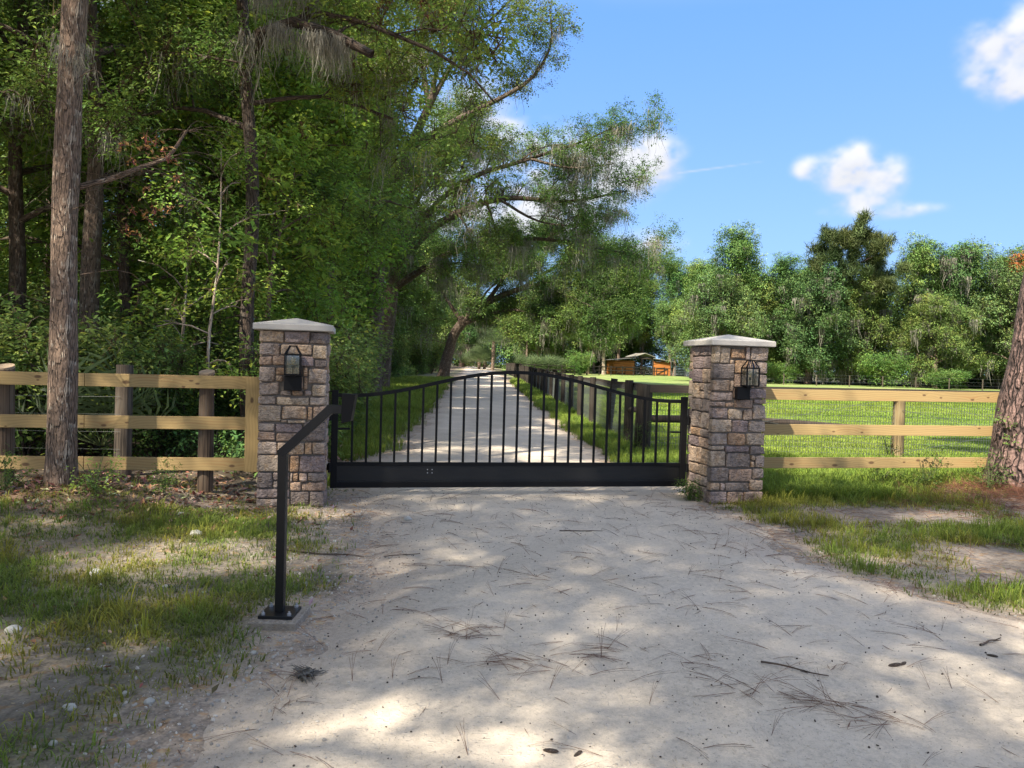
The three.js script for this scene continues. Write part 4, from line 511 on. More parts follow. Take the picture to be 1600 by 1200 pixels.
{
  const t = thing('oak_tree', 'dark live oak leaning from the wood edge and arching low over the drive', 'tree', [-5.8, gy(-5.8, -64), -64]);
  hero(t, { seed: 61, leaf: L.mid, size: 0.85, jit: 0.6, clusters: 3400, tone: [0.7, 0.78, 0.74], sub: 1.15, subLen: 2.1, gap: 0.5, moss: 420, mossSize: 1.7, mossGeo: L.moss[1], r: 0.5, r2: 0.36, trunk: [V(0, -0.4, 0), V(0.35, 1.6, 0), V(0.9, 3.6, 0), V(1.9, 5, 0.3)], depth: 2,
    limbs: [{ p: [[1.7, 4.8, 0.3], [3.6, 6.2, 0.8], [6.4, 7.4, 1.6], [10.5, 7.6, 3], [15, 6.4, 4.5]], r: 0.3, e: 0.04 }, { p: [[1.3, 4.3, 0.2], [3.6, 5.2, 1], [6, 5.6, 2], [9, 4.6, 3.4]], r: 0.22, e: 0.03 }, { p: [[1.8, 4.9, 0.3], [3, 8, 0.5], [4.5, 11.4, 0.6]], r: 0.25 }, { p: [[3.4, 6.1, 0.8], [6, 9.6, 1.4], [8.5, 11.6, 2]], r: 0.2 }, { p: [[6.2, 7.3, 1.6], [10, 9.6, 2.4], [13.6, 10, 3.4]], r: 0.16 }, { p: [[10, 7.6, 2.8], [13, 8.4, 3], [16.5, 8.2, 3]], r: 0.12 }, { p: [[1.5, 4.6, 0.3], [-0.4, 7.5, 0.8], [-1.6, 10.5, 1]], r: 0.2 }, { p: [[8, 7.6, 2.2], [11, 6.2, 4.4], [13.6, 4.9, 5.6]], r: 0.12 }, { p: [[2.4, 5.6, 0.5], [4, 7.4, 2.6], [6, 8.6, 4.6]], r: 0.14 }] });
}
// ------------------------------------------------------------------ the wood beside the drive
function wood(o, spots, name, cat, group) { // first spot builds the tree, the rest are copies
  let first; spots.forEach(([x0, z, s, turn, label, lean], i) => { const x = x0 < 0 && z < -11 ? Math.min(x0, FE(z) - 0.4 - 0.7 * hash(i, Math.round(z), 4)) : x0; let t; if (!i) { t = first = thing(name, label, cat, [0, 0, 0], 0, group); broadleaf(t, o); } else t = copy(first, label, group); t.position.set(x, gy(x, z), z); t.scale.setScalar(s); t.rotation.set(0, turn, lean ?? 0); if (o.leafMat === M.leafFar && i % 3) t.children.forEach((c) => { if (c.name === 'crown') c.material = i % 3 === 1 ? M.leafCool : M.leafWarm; }); if (i && label === null) t.userData.label = first.userData.label; });
}
const G1 = 'broadleaf trees of the dense wood', any = 'broadleaf tree among the crowded dark trunks of the wood beside the drive';
wood({ seed: 101, h: 13, r: 0.17, cb: 0.3, cr: 3.3, limbs: 20, leaf: L.broad, clusters: 620, tone: [1.1, 1.1, 1], moss: 30, sub: 0.7, subLen: 1.2 }, [[-9.1, -14, 1, 0.3, 'slim dark tree with lichened trunk behind the fence post, outermost in the wood'], [-5.3, -17, 1.05, 2.2, any], [-7.2, -23.5, 1.1, 4, any], [-12.6, -17.5, 1, 1, any], [-5.9, -29.5, 1.15, 5.2, any], [-11, -30, 1.15, 0.6, any], [-14.5, -24, 1.1, 3, any], [-10.5, -10.2, 0.95, 2, any]], 'broadleaf_tree', 'tree', G1);
wood({ seed: 102, h: 14.5, r: 0.2, cb: 0.34, cr: 3.7, limbs: 22, leaf: L.fine, clusters: 850, tone: [0.95, 1, 0.9], moss: 60, sub: 0.7, subLen: 1.3 }, [[-6.85, -12.4, 0.9, 1, 'dark trunk close behind the lichen-spotted trunk, beyond the board fence'], [-4.4, -20.5, 1, 3.3, any], [-9.2, -18.6, 1.05, 5, any], [-5.2, -25.5, 1.05, 2.4, any], [-8.6, -34, 1.15, 0.2, any], [-16, -14, 1, 4.4, any], [-18, -30, 1.2, 1.8, any], [-13, -38, 1.2, 3.7, any]], 'broadleaf_tree', 'tree', G1);
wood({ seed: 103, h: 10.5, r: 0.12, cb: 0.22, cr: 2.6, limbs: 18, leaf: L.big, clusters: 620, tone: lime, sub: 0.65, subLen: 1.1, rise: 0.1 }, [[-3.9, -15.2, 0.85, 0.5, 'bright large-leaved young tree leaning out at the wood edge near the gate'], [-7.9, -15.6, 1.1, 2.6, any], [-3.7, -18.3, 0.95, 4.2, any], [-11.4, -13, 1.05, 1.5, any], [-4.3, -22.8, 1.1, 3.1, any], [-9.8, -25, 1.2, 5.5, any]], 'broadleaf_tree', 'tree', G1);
const G2 = 'farther trees along the wood edge', any2 = 'leafy tree along the wood edge farther up the drive';
wood({ seed: 104, h: 14, r: 0.24, cb: 0.2, cr: 4, limbs: 20, leaf: L.mid, leafMat: M.leafFar, clusters: 800, size: 0.95, tone: [0.9, 0.95, 0.9], moss: 60, mossSize: 1.5, sub: 1.1, subLen: 1.8, gap: 0.5, jit: 0.45 }, [[-7.4, -46, 1.05, 0, any2], [-8.6, -53, 1, 2, any2], [-10.5, -45, 1.15, 4, any2], [-8.7, -74, 1.05, 1, any2], [-10, -84, 1.05, 3, any2], [-15, -58, 1.2, 5, any2], [-18, -44, 1.2, 2.5, any2], [-13, -70, 1.2, 0.8, any2], [-22, -34, 1.2, 1.9, any2], [-10.5, -96, 1, 5.5, any2], [-14, -110, 1.1, 1.1, any2]], 'broadleaf_tree', 'tree', G2);
// trees beyond the picture's edge, on the near side of the wood; they throw the dappled shade on the drive
const G3 = 'oaks standing beside the parking apron before the gate';
wood({ seed: 105, h: 14.5, r: 0.22, cb: 0.42, cr: 4.6, limbs: 20, leaf: L.broad, clusters: 300, size: 1.1, leafMat: M.leafFar, tone: green, sub: 0.9, subLen: 1.6 }, [[-5.6, 1.4, 1, 0, 'oak beside the apron shading the yard before the gate'], [-9.8, -0.8, 1.05, 2.1, null], [-3.1, -1.3, 1.0, 4.2, null], [-2.4, 4.6, 1.05, 1.2, null], [-7.6, 5, 1.05, 3.1, null], [1.9, 1.7, 1.0, 0.6, null], [-14, -3, 1, 2.6, null]], 'oak_tree', 'tree', G3);
// slim pale stems that stand out of the dark
const pole = (x, z, h, r, lx, lz, label, mat, leafy = 40) => { const t = thing('sapling', label, 'sapling', [x, gy(x, z), z], 0, 'slim saplings in the wood edge'); broadleaf(t, { seed: Math.round(x * 100 + z * 10) + 4000, h, r, cb: 0.35, cr: 0.9, limbs: 9, lean: [lx, lz], leaf: L.broad, clusters: leafy, size: 0.8, tone: lime, sub: 0.5, subLen: 0.5, bark: mat, wander: 0.7, sides: 7 }); };
pole(-4.45, -11.3, 4.6, 0.036, 0.1, 0, 'straight pale slim sapling rising above the round-topped fence post', M.paleBark);
pole(-5.6, -12.6, 3.4, 0.05, 0.25, 0, 'short pale leaning stem in the shade behind the boards', M.paleBark);
pole(-4.75, -13.9, 5.6, 0.07, 0.8, 0, 'grey sapling leaning toward the stone pillar from behind the boards', M.bark, 70);
pole(-4.4, -17, 6, 0.05, 0.3, 0, 'thin dark sapling just inside the wood behind the stone pillar', M.darkBark, 80);
pole(-6.5, -19, 6.5, 0.06, -0.3, 0, 'thin dark sapling deeper in the wood', M.darkBark, 60);
// shrubs of the wood edge
{
  const G = 'leafy shrubs at the wood edge', r = rng(17); let first, n = 0;
  for (const [x0, z, s, k, label] of [[-3.3, -12.2, 1.0, 1.3, 'bright leafy shrub beside the stone pillar behind the fence end'], [-3.5, -16.2, 1.2, 0.8, 'dark shrub just inside the wood past the gate'], [-4.2, -19.5, 1.2, 0.8], [-5.4, -11.6, 1.1, 1], [-7.2, -11.4, 1.2, 0.9], [-8.8, -11.8, 1.3, 1.1], [-6.2, -15, 1.4, 0.8], [-10, -14, 1.5, 0.9], [-4.8, -23, 1.4, 0.7], [-4.6, -27, 1.4, 0.8], [-5.4, -33.5, 1.6, 0.8], [-6.2, -39, 1.6, 0.8], [-6.4, -47, 1.8, 0.8], [-7, -56, 1.8, 0.8], [-7.4, -69, 2, 0.9], [-8, -79, 2, 1], [-3.9, -13.6, 1.2, 1.2], [-8, -19, 1.6, 0.7], [-12, -20, 1.8, 0.8]]) {
    const x = z < -13 ? Math.min(x0, FE(z) - 0.2) : x0; let t; if (!first) { t = first = thing('shrub', label, 'shrub', [0, 0, 0], 0, G); const o = { tubes: [], anchors: [], leaf: L.broad, clusters: 170, size: 0.72, jit: 0.2, gap: 0.2, sub: 0.4, subLen: 0.5 }; for (let i = 0; i < 9; i++) { const a = i * 2.4, h = 1 + 0.7 * r(), q = 0.4 + 0.5 * r(); branchOut([V(0, -0.1, 0), V(Math.cos(a) * q * 0.5, h * 0.6, Math.sin(a) * q * 0.5), V(Math.cos(a) * q, h, Math.sin(a) * q)], 0.02, 0.006, o, r, 1); } mesh('stems', o.tubes, M.darkBark, t).userData.kind = 'stuff'; dress(t, o, r); }
    else t = copy(first, label ?? 'leafy shrub growing among the trunks along the wood edge', G);
    t.position.set(x, gy(x, z), z); t.scale.setScalar(s); t.rotation.y = n++ * 1.7;
  }
}
// undergrowth: low leaves all over the wood floor
{
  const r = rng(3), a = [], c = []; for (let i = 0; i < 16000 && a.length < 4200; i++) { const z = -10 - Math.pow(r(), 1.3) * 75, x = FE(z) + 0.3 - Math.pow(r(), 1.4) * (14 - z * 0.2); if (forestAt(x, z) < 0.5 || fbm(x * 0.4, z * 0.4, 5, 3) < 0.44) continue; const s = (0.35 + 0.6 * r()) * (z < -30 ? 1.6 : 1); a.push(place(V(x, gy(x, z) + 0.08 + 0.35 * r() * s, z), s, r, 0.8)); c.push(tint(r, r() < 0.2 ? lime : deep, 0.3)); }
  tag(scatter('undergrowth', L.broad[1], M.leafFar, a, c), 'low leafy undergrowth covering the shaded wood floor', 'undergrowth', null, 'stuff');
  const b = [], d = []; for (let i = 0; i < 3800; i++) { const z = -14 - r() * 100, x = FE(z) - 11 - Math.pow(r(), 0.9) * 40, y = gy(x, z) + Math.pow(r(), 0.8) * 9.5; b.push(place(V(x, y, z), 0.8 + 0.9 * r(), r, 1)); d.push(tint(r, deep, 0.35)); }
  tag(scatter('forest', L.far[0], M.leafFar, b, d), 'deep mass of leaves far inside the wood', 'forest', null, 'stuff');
}
// palmettos and cabbage palms: fans of folded blades
function fan(n, L0, w, seed) { const r = rng(seed), P = [], C = [], build = faces(P, C); for (let i = 0; i < n; i++) { const a = lerp(-1.9, 1.9, i / (n - 1)), l = L0 * (0.75 + 0.35 * Math.cos(a * 0.6)) * (0.9 + 0.2 * r()), d = V(Math.sin(a), Math.cos(a) * 0.9, -0.15 - 0.25 * Math.abs(Math.sin(a))), s = V(Math.cos(a), -Math.sin(a), 0).multiplyScalar(w), m = d.clone().multiplyScalar(l * 0.55), e = d.clone().multiplyScalar(l).add(V(0, -l * 0.16, -l * 0.12)), k = 0.8 + 0.4 * r(); P.push(0, 0, 0, m.x - s.x, m.y - s.y, m.z + 0.02, m.x + s.x, m.y + s.y, m.z + 0.02, m.x - s.x, m.y - s.y, m.z + 0.02, e.x, e.y, e.z, m.x + s.x, m.y + s.y, m.z + 0.02); for (let q = 0; q < 6; q++) C.push(0.12 * k, 0.17 * k, 0.07 * k); } return build(); }
const fans = [fan(16, 0.78, 0.024, 1), fan(14, 0.66, 0.024, 2)];
function fronds(t, n, y, stalk, s, spread, seed) { const r = rng(seed); for (let i = 0; i < n; i++) { const a = i * 2.4 + r(), el = lerp(1.25, spread, Math.sqrt(i / n)), st = stalk * (0.8 + 0.4 * r()), f = mesh('frond', fans[i % 2], M.leaf, t); const tip = V(Math.cos(a) * Math.cos(el) * st, y + Math.sin(el) * st, Math.sin(a) * Math.cos(el) * st); f.position.copy(tip); f.scale.setScalar(s * (0.85 + 0.3 * r())); f.rotation.set(0, 0, 0); f.rotateY(-a + Math.PI / 2); f.rotateX(Math.PI / 2 - el - 0.35); mesh('stalk', bar(V(Math.cos(a) * 0.03, y, Math.sin(a) * 0.03), tip, 0.013 * s), M.grassStalk, t); } }
M.grassStalk = std([0.11, 0.14, 0.05], { name: 'palm stalk' });
{
  let t = thing('saw_palmetto', 'fan-leaved palmetto behind the boards next to the lichened trunk', 'palmetto', [-5.75, gy(-5.75, -10.8), -10.8]); fronds(t, 16, 0.3, 0.85, 1.05, 0.25, 5);
  for (const [x, z, h, s, label] of [[-2.85, -110, 4.2, 2.2, 'cabbage palm with criss-cross boot trunk at the far end of the drive'], [-4.85, -111, 1.6, 2, 'short cabbage palm by the far end of the drive'], [-4.1, -112, 1.4, 2, 'second short cabbage palm, close beside its twin at the drive end']]) {
    t = thing('cabbage_palm', label, 'palm', [x, gy(x, z), z]); mesh('trunk', tube([V(0, -0.2, 0), V(0.05, h * 0.5, 0), V(0.1, h, 0)], (q) => 0.26 + 0.05 * Math.sin(q * h * 14), 10, Math.round(h * 12), 3, 0.15), M.bark, t); fronds(t, 26, h, 1.3, s, -0.6, Math.round(h * 10));
  }
  let k = 0; for (const [x, z, s] of [[3.2, -104, 2.4], [5.2, -106, 2.6], [1.2, -112, 2.4], [7, -109, 2.2], [-6.6, -113, 2]]) { t = thing('saw_palmetto', ['large pale palmetto clump beyond the far end of the rail fence', 'broad palmetto clump under the moss-hung oaks past the fence end', 'palmetto beside the tall cabbage palm trunk', 'palmetto clump nearest the orange barn', 'palmetto in the shade at the bend of the drive'][k], 'palmetto', [x, gy(x, z), z]); fronds(t, 20, 0.5, 0.9, s, 0.45, 31 + k++); }
}
// ------------------------------------------------------------------ trees round the meadow
{
  const B = M.bark, G = 'trees of the wood edge beyond the meadow';
  const anyT = 'moss-hung tree in the wall of trees beyond the meadow', far = (o) => ({ leaf: L.far, leafMat: M.leafFar, sub: 1.3, subLen: 2, gap: 0.7, jit: 0.95, step: 1, bark: M.bark, mossGeo: L.mossFar[0], ...o });
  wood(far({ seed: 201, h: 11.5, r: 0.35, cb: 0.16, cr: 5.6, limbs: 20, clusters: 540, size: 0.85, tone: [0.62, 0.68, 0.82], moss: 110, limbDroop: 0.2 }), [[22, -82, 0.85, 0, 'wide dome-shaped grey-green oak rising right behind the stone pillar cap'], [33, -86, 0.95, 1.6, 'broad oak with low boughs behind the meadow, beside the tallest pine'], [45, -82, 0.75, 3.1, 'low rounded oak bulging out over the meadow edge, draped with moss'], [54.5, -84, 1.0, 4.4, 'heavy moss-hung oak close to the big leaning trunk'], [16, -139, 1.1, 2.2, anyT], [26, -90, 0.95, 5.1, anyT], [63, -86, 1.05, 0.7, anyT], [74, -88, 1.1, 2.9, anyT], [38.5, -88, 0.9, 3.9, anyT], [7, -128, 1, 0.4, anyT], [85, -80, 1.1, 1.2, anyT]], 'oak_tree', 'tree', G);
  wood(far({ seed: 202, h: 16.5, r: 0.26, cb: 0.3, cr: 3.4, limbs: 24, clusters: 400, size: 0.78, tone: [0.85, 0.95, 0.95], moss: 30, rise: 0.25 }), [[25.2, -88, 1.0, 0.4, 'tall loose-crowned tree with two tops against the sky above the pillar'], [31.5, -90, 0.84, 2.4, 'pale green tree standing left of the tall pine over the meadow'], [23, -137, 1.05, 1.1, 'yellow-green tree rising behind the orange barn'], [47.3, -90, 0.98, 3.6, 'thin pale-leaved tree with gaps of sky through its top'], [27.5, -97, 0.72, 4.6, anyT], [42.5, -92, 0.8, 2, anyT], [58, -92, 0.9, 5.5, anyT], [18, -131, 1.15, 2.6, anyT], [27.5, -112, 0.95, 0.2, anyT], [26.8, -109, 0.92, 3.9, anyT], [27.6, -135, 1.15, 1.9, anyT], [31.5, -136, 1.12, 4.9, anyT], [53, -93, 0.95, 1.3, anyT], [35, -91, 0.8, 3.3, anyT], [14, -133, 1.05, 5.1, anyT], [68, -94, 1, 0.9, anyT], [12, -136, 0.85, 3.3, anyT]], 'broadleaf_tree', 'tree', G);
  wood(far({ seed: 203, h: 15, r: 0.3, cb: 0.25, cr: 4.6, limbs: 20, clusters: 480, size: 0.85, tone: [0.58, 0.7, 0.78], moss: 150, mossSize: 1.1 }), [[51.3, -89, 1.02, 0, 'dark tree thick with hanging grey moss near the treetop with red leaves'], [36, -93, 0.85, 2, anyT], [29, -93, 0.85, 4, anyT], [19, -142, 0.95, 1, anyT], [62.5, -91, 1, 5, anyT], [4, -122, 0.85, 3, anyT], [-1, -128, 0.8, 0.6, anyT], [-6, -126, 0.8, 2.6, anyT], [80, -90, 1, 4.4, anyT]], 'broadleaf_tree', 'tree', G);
  { const t = thing('broadleaf_tree', 'tree with a patch of rusty red leaves in its top, over the meadow edge', 'tree', [57, gy(57, -88), -88], 0, G); broadleaf(t, far({ seed: 204, h: 14.5, r: 0.26, cb: 0.3, cr: 3.6, limbs: 20, clusters: 360, size: 0.8, tone: [0.85, 0.92, 0.85], moss: 70 })); const r = rng(2), q = []; for (let i = 0; i < 16; i++) q.push(place(V(-0.6 + (r() - 0.5) * 2.4, 12.8 + r() * 2, 2 + (r() - 0.5) * 1.6), 0.5 + 0.3 * r(), r, 1)); scatter('red_leaves', L.far[1], M.leaf, q, q.map(() => new THREE.Color(3.4, 0.75, 1.0)), t).userData.kind = 'stuff'; }
  { // the tall pine
    const t = thing('pine_tree', 'tallest pine with a rounded dark crown above the other treetops', 'tree', [38.2, gy(38.2, -88), -88]), o = { seed: 205, leaf: L.pine, leafMat: M.needle, size: 1.2, clusters: 620, sub: 1.1, subLen: 1.6, gap: 0.5, jit: 0.35, bark: M.pine, r: 0.32, r2: 0.14, trunk: [V(0, -0.3, 0), V(0.1, 6, 0), V(0, 12, 0), V(-0.2, 17.6, 0)], depth: 2, limbs: [] };
    for (let i = 0; i < 20; i++) { const y = 8.6 + i * 0.46, a = i * 2.4, l = 3.9 * Math.sin(Math.PI * (0.28 + 0.62 * (i / 20))) + 0.3; o.limbs.push({ p: [[0, y, 0], [Math.cos(a) * l * 0.5, y + 0.2, Math.sin(a) * l * 0.5], [Math.cos(a) * l, y + 0.7, Math.sin(a) * l]], r: 0.07, e: 0.02 }); } hero(t, o); }
  // straight sunlit trunks beyond the end of the drive
  let k = 0; for (const [x, z, h, rr] of [[14, -118, 11, 0.28], [11.6, -118, 12, 0.24], [2.2, -118, 12, 0.2], [8.2, -124, 12, 0.22], [26.5, -126, 11, 0.26]]) { const t = thing('broadleaf_tree', ['pale straight trunk standing beside the orange barn', 'greyish straight trunk next to the pale one near the barn', 'slim trunk beyond the end of the rail fence', 'straight trunk in the shade between the fence end and the barn', 'trunk beside the green pipe panels right by the barn'][k], 'tree', [x, gy(x, z), z], 0, G); broadleaf(t, far({ seed: 300 + k, h, r: rr, cb: 0.45, cr: 3, limbs: 14, clusters: 230, size: 0.85, tone: deep, moss: 20, bark: k === 0 ? M.paleBark : M.bark })); k++; }
  // shrubs along the foot of the far trees
  const r = rng(77); let first; const S = 'shrubs along the far meadow edge'; let n = 0;
  for (const [x, z, s, label] of [[38, -79, 1.0, 'bushy green shrub at the foot of the tallest pine'], [44, -78, 0.8], [55, -77, 1.2, 'bright yellow-green shrub at the meadow edge next to the big leaning trunk'], [28.5, -82, 0.7, 'rounded shrub at the meadow edge just clear of the stone pillar'], [22, -86, 0.8], [66, -80, 1.2], [30.5, -98, 0.9], [73, -80, 1.2], [9.5, -108, 0.8]]) {
    let t; if (!first) { t = first = thing('shrub', label, 'shrub', [0, 0, 0], 0, S); const o = { tubes: [], anchors: [], leaf: L.far, clusters: 80, size: 0.75, jit: 0.4, gap: 0.4, sub: 0.9, subLen: 1.1, tone: [0.75, 0.9, 0.85] }; for (let i = 0; i < 9; i++) { const a = i * 2.4, h = 1.6 + 1.4 * r(), q = 1 + r(); branchOut([V(0, -0.1, 0), V(Math.cos(a) * q * 0.5, h * 0.6, Math.sin(a) * q * 0.5), V(Math.cos(a) * q, h, Math.sin(a) * q)], 0.04, 0.012, o, r, 1); } mesh('stems', o.tubes, M.bark, t).userData.kind = 'stuff'; dress(t, o, r); } else t = copy(first, label ?? 'green shrub at the foot of the trees beyond the meadow', S);
    t.position.set(x, gy(x, z), z); t.scale.set(s * 1.1, s * (0.55 + 0.75 * hash(n, 5, 3)), s); t.rotation.y = n++ * 1.9;
  }
  // the mass of the wood behind
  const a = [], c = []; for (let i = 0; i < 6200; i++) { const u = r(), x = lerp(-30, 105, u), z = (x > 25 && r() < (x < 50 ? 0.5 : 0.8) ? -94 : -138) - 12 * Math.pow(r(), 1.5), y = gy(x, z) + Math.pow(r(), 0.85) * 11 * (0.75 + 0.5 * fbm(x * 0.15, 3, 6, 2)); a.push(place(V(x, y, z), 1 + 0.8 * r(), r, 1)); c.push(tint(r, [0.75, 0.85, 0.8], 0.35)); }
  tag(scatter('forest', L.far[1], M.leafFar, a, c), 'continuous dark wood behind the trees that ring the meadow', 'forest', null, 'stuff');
}
// ------------------------------------------------------------------ barn and its pens
{
  const z = -127, g = gy(21, z), t = thing('horse_barn', 'small open barn with orange plywood stalls and a raised centre roof', 'barn', [21, g, z], 0.16);
  const roof = (a, b, d = 5) => { const m = bar(V(a[0], a[1], 0), V(b[0], b[1], 0), d, 0.08); return m; };
  mesh('stall_wall', [box(3.4, 2.25, 0.08, -3.25, 1.13, 2)], M.ply, t); mesh('stall_wall', [box(2.9, 2.25, 0.08, 3.0, 1.13, 2)], M.ply, t);
  for (const s of [-1, 1]) mesh('side_wall', box(0.08, 2.25, 4, s > 0 ? 4.5 : -5, 1.13, 0), M.ply, t);
  mesh('roof_sheet', roof([-5.4, 2.3], [-1.5, 2.75]), M.tin, t); mesh('roof_sheet', roof([-1.75, 2.95], [0.05, 3.55]), M.tin, t); mesh('roof_sheet', roof([0.05, 3.56], [1.85, 2.95]), M.tin, t); mesh('roof_sheet', roof([1.5, 2.75], [5, 2.3]), M.tin, t);
  for (const x of [-1.5, 1.5]) for (const zz of [-1.9, 2.05]) mesh('post', box(0.16, 2.9, 0.16, x, 1.45, zz), M.blackPost, t);
  mesh('header', box(3, 0.2, 0.1, 0, 2.72, 2.1), M.blackPost, t);
  for (const [x, w] of [[-3.9, 1.5], [3.1, 1.9]]) { const d = [box(w, 0.1, 0.05, x, 1.15, 2.1), box(w, 0.1, 0.05, x, 0.15, 2.1), box(0.1, 1.1, 0.06, x - w / 2, 0.65, 2.1), box(0.1, 1.1, 0.06, x + w / 2, 0.65, 2.1)]; mesh('door_frame', d, M.blackPost, t); mesh('door_brace', bar(V(x - w / 2, 0.15, 2.11), V(x + w / 2, 1.15, 2.11), 0.04, 0.09), x < 0 ? M.wood : M.blackPost, t); }
}
{
  const t = thing('pen_fence', 'dark rail fence closing the pens in front of the orange barn', 'pen fence', [0, 0, 0], 0, null, 'thing'), P = []; for (let i = 0; i <= 12; i++) P.push([lerp(1.0, 24, i / 12), lerp(-100, -121.5, i / 12)]);
  for (const [x, z] of P) mesh('post', box(0.14, 1.6, 0.14, x, gy(x, z) + 0.6, z), M.blackPost, t);
  for (let i = 0; i < 12; i++) for (const h of [1.25, 0.75, ...(i < 5 ? [0.3] : [])]) mesh('rail', bar(V(P[i][0], gy(...P[i]) + h, P[i][1] + 0.1), V(P[i + 1][0], gy(...P[i + 1]) + h, P[i + 1][1] + 0.1), 0.04, 0.12), M.blackPost, t);
}
{
  const t = thing('pipe_panels', 'grey-green pipe corral panels at the right end of the barn', 'corral panels', [27.5, gy(27.5, -124), -124], 0.1, null, 'thing');
  for (let k = 0; k < 3; k++) { const m = []; for (let i = 0; i < 6; i++) m.push(box(2.8, 0.05, 0.05, k * 2.9, 0.25 + i * 0.26, 0)); for (const s of [-1, 1]) m.push(box(0.06, 1.6, 0.06, k * 2.9 + s * 1.4, 0.8, 0)); mesh('panel', m, M.greenPipe, t); }
  const s = thing('shed', 'tiny white lean-to shelter beyond the corral panels', 'shed', [29.6, gy(29.6, -128), -128], 0.2); mesh('wall', [box(1.5, 1.7, 0.08, 0, 0.85, 0.6), box(0.08, 1.7, 1.2, -0.75, 0.85, 0), box(0.08, 1.7, 1.2, 0.75, 0.85, 0)], M.whiteWall, s); mesh('roof', box(2.6, 0.08, 1.8, -0.4, 1.82, 0, 0, 0, 0.06), M.tin, s);
}
{
  const t = thing('field_fence', 'thin wire fence with small posts along the foot of the far trees', 'field fence', [0, 0, 0], 0, null, 'thing'); for (let i = 0; i < 16; i++) { const x = 27 + i * 3.2, z = -76.5 + 0.05 * (x - 27); mesh('post', box(0.08, 1.3, 0.08, x, gy(x, z) + 0.45, z), M.oldPost, t); } for (let k = 0; k < 3; k++) mesh('wire', bar(V(27, gy(27, -76.5) + 0.4 + k * 0.35, -76.5), V(75, gy(75, -74.1) + 0.4 + k * 0.35, -74.1), 0.008), M.wire, t);
}
// ------------------------------------------------------------------ grass
function tuft(n, h, w, spread, seed, base, tip, lean = 0.6) {
  const r = rng(seed), P = [], C = [], build = faces(P, C);
  for (let i = 0; i < n; i++) { const a = r() * 6.283, d = spread * Math.sqrt(r()), x = Math.cos(a) * d, z = Math.sin(a) * d, H = h * (0.5 + 0.7 * r()), b = a + (r() - 0.5) * 2.5, le = lean * (0.3 + r()) * H, px = -Math.sin(b), pz = Math.cos(b), W = w * (0.7 + 0.6 * r()), k = 0.75 + 0.5 * r();
    const q = [[0, 0, 1], [0.5, 0.22, 0.85], [0.85, 0.6, 0.5], [1.0, 1.0, 0]].map(([v, l, ww]) => [x + Math.cos(b) * le * l, H * v * (1 - 0.15 * l * l * lean), z + Math.sin(b) * le * l, W * ww]);
    for (let s = 0; s < 3; s++) { const [x0, y0, z0, w0] = q[s], [x1, y1, z1, w1] = q[s + 1], c0 = base.map((v, j) => lerp(v, tip[j], s / 3) * k), c1 = base.map((v, j) => lerp(v, tip[j], (s + 1) / 3) * k); P.push(x0 - px * w0, y0, z0 - pz * w0, x0 + px * w0, y0, z0 + pz * w0, x1 + px * w1, y1, z1 + pz * w1); C.push(...c0, ...c0, ...c1); if (w1 > 0) { P.push(x0 - px * w0, y0, z0 - pz * w0, x1 + px * w1, y1, z1 + pz * w1, x1 - px * w1, y1, z1 - pz * w1); C.push(...c0, ...c1, ...c1); } } }
  return build();
}
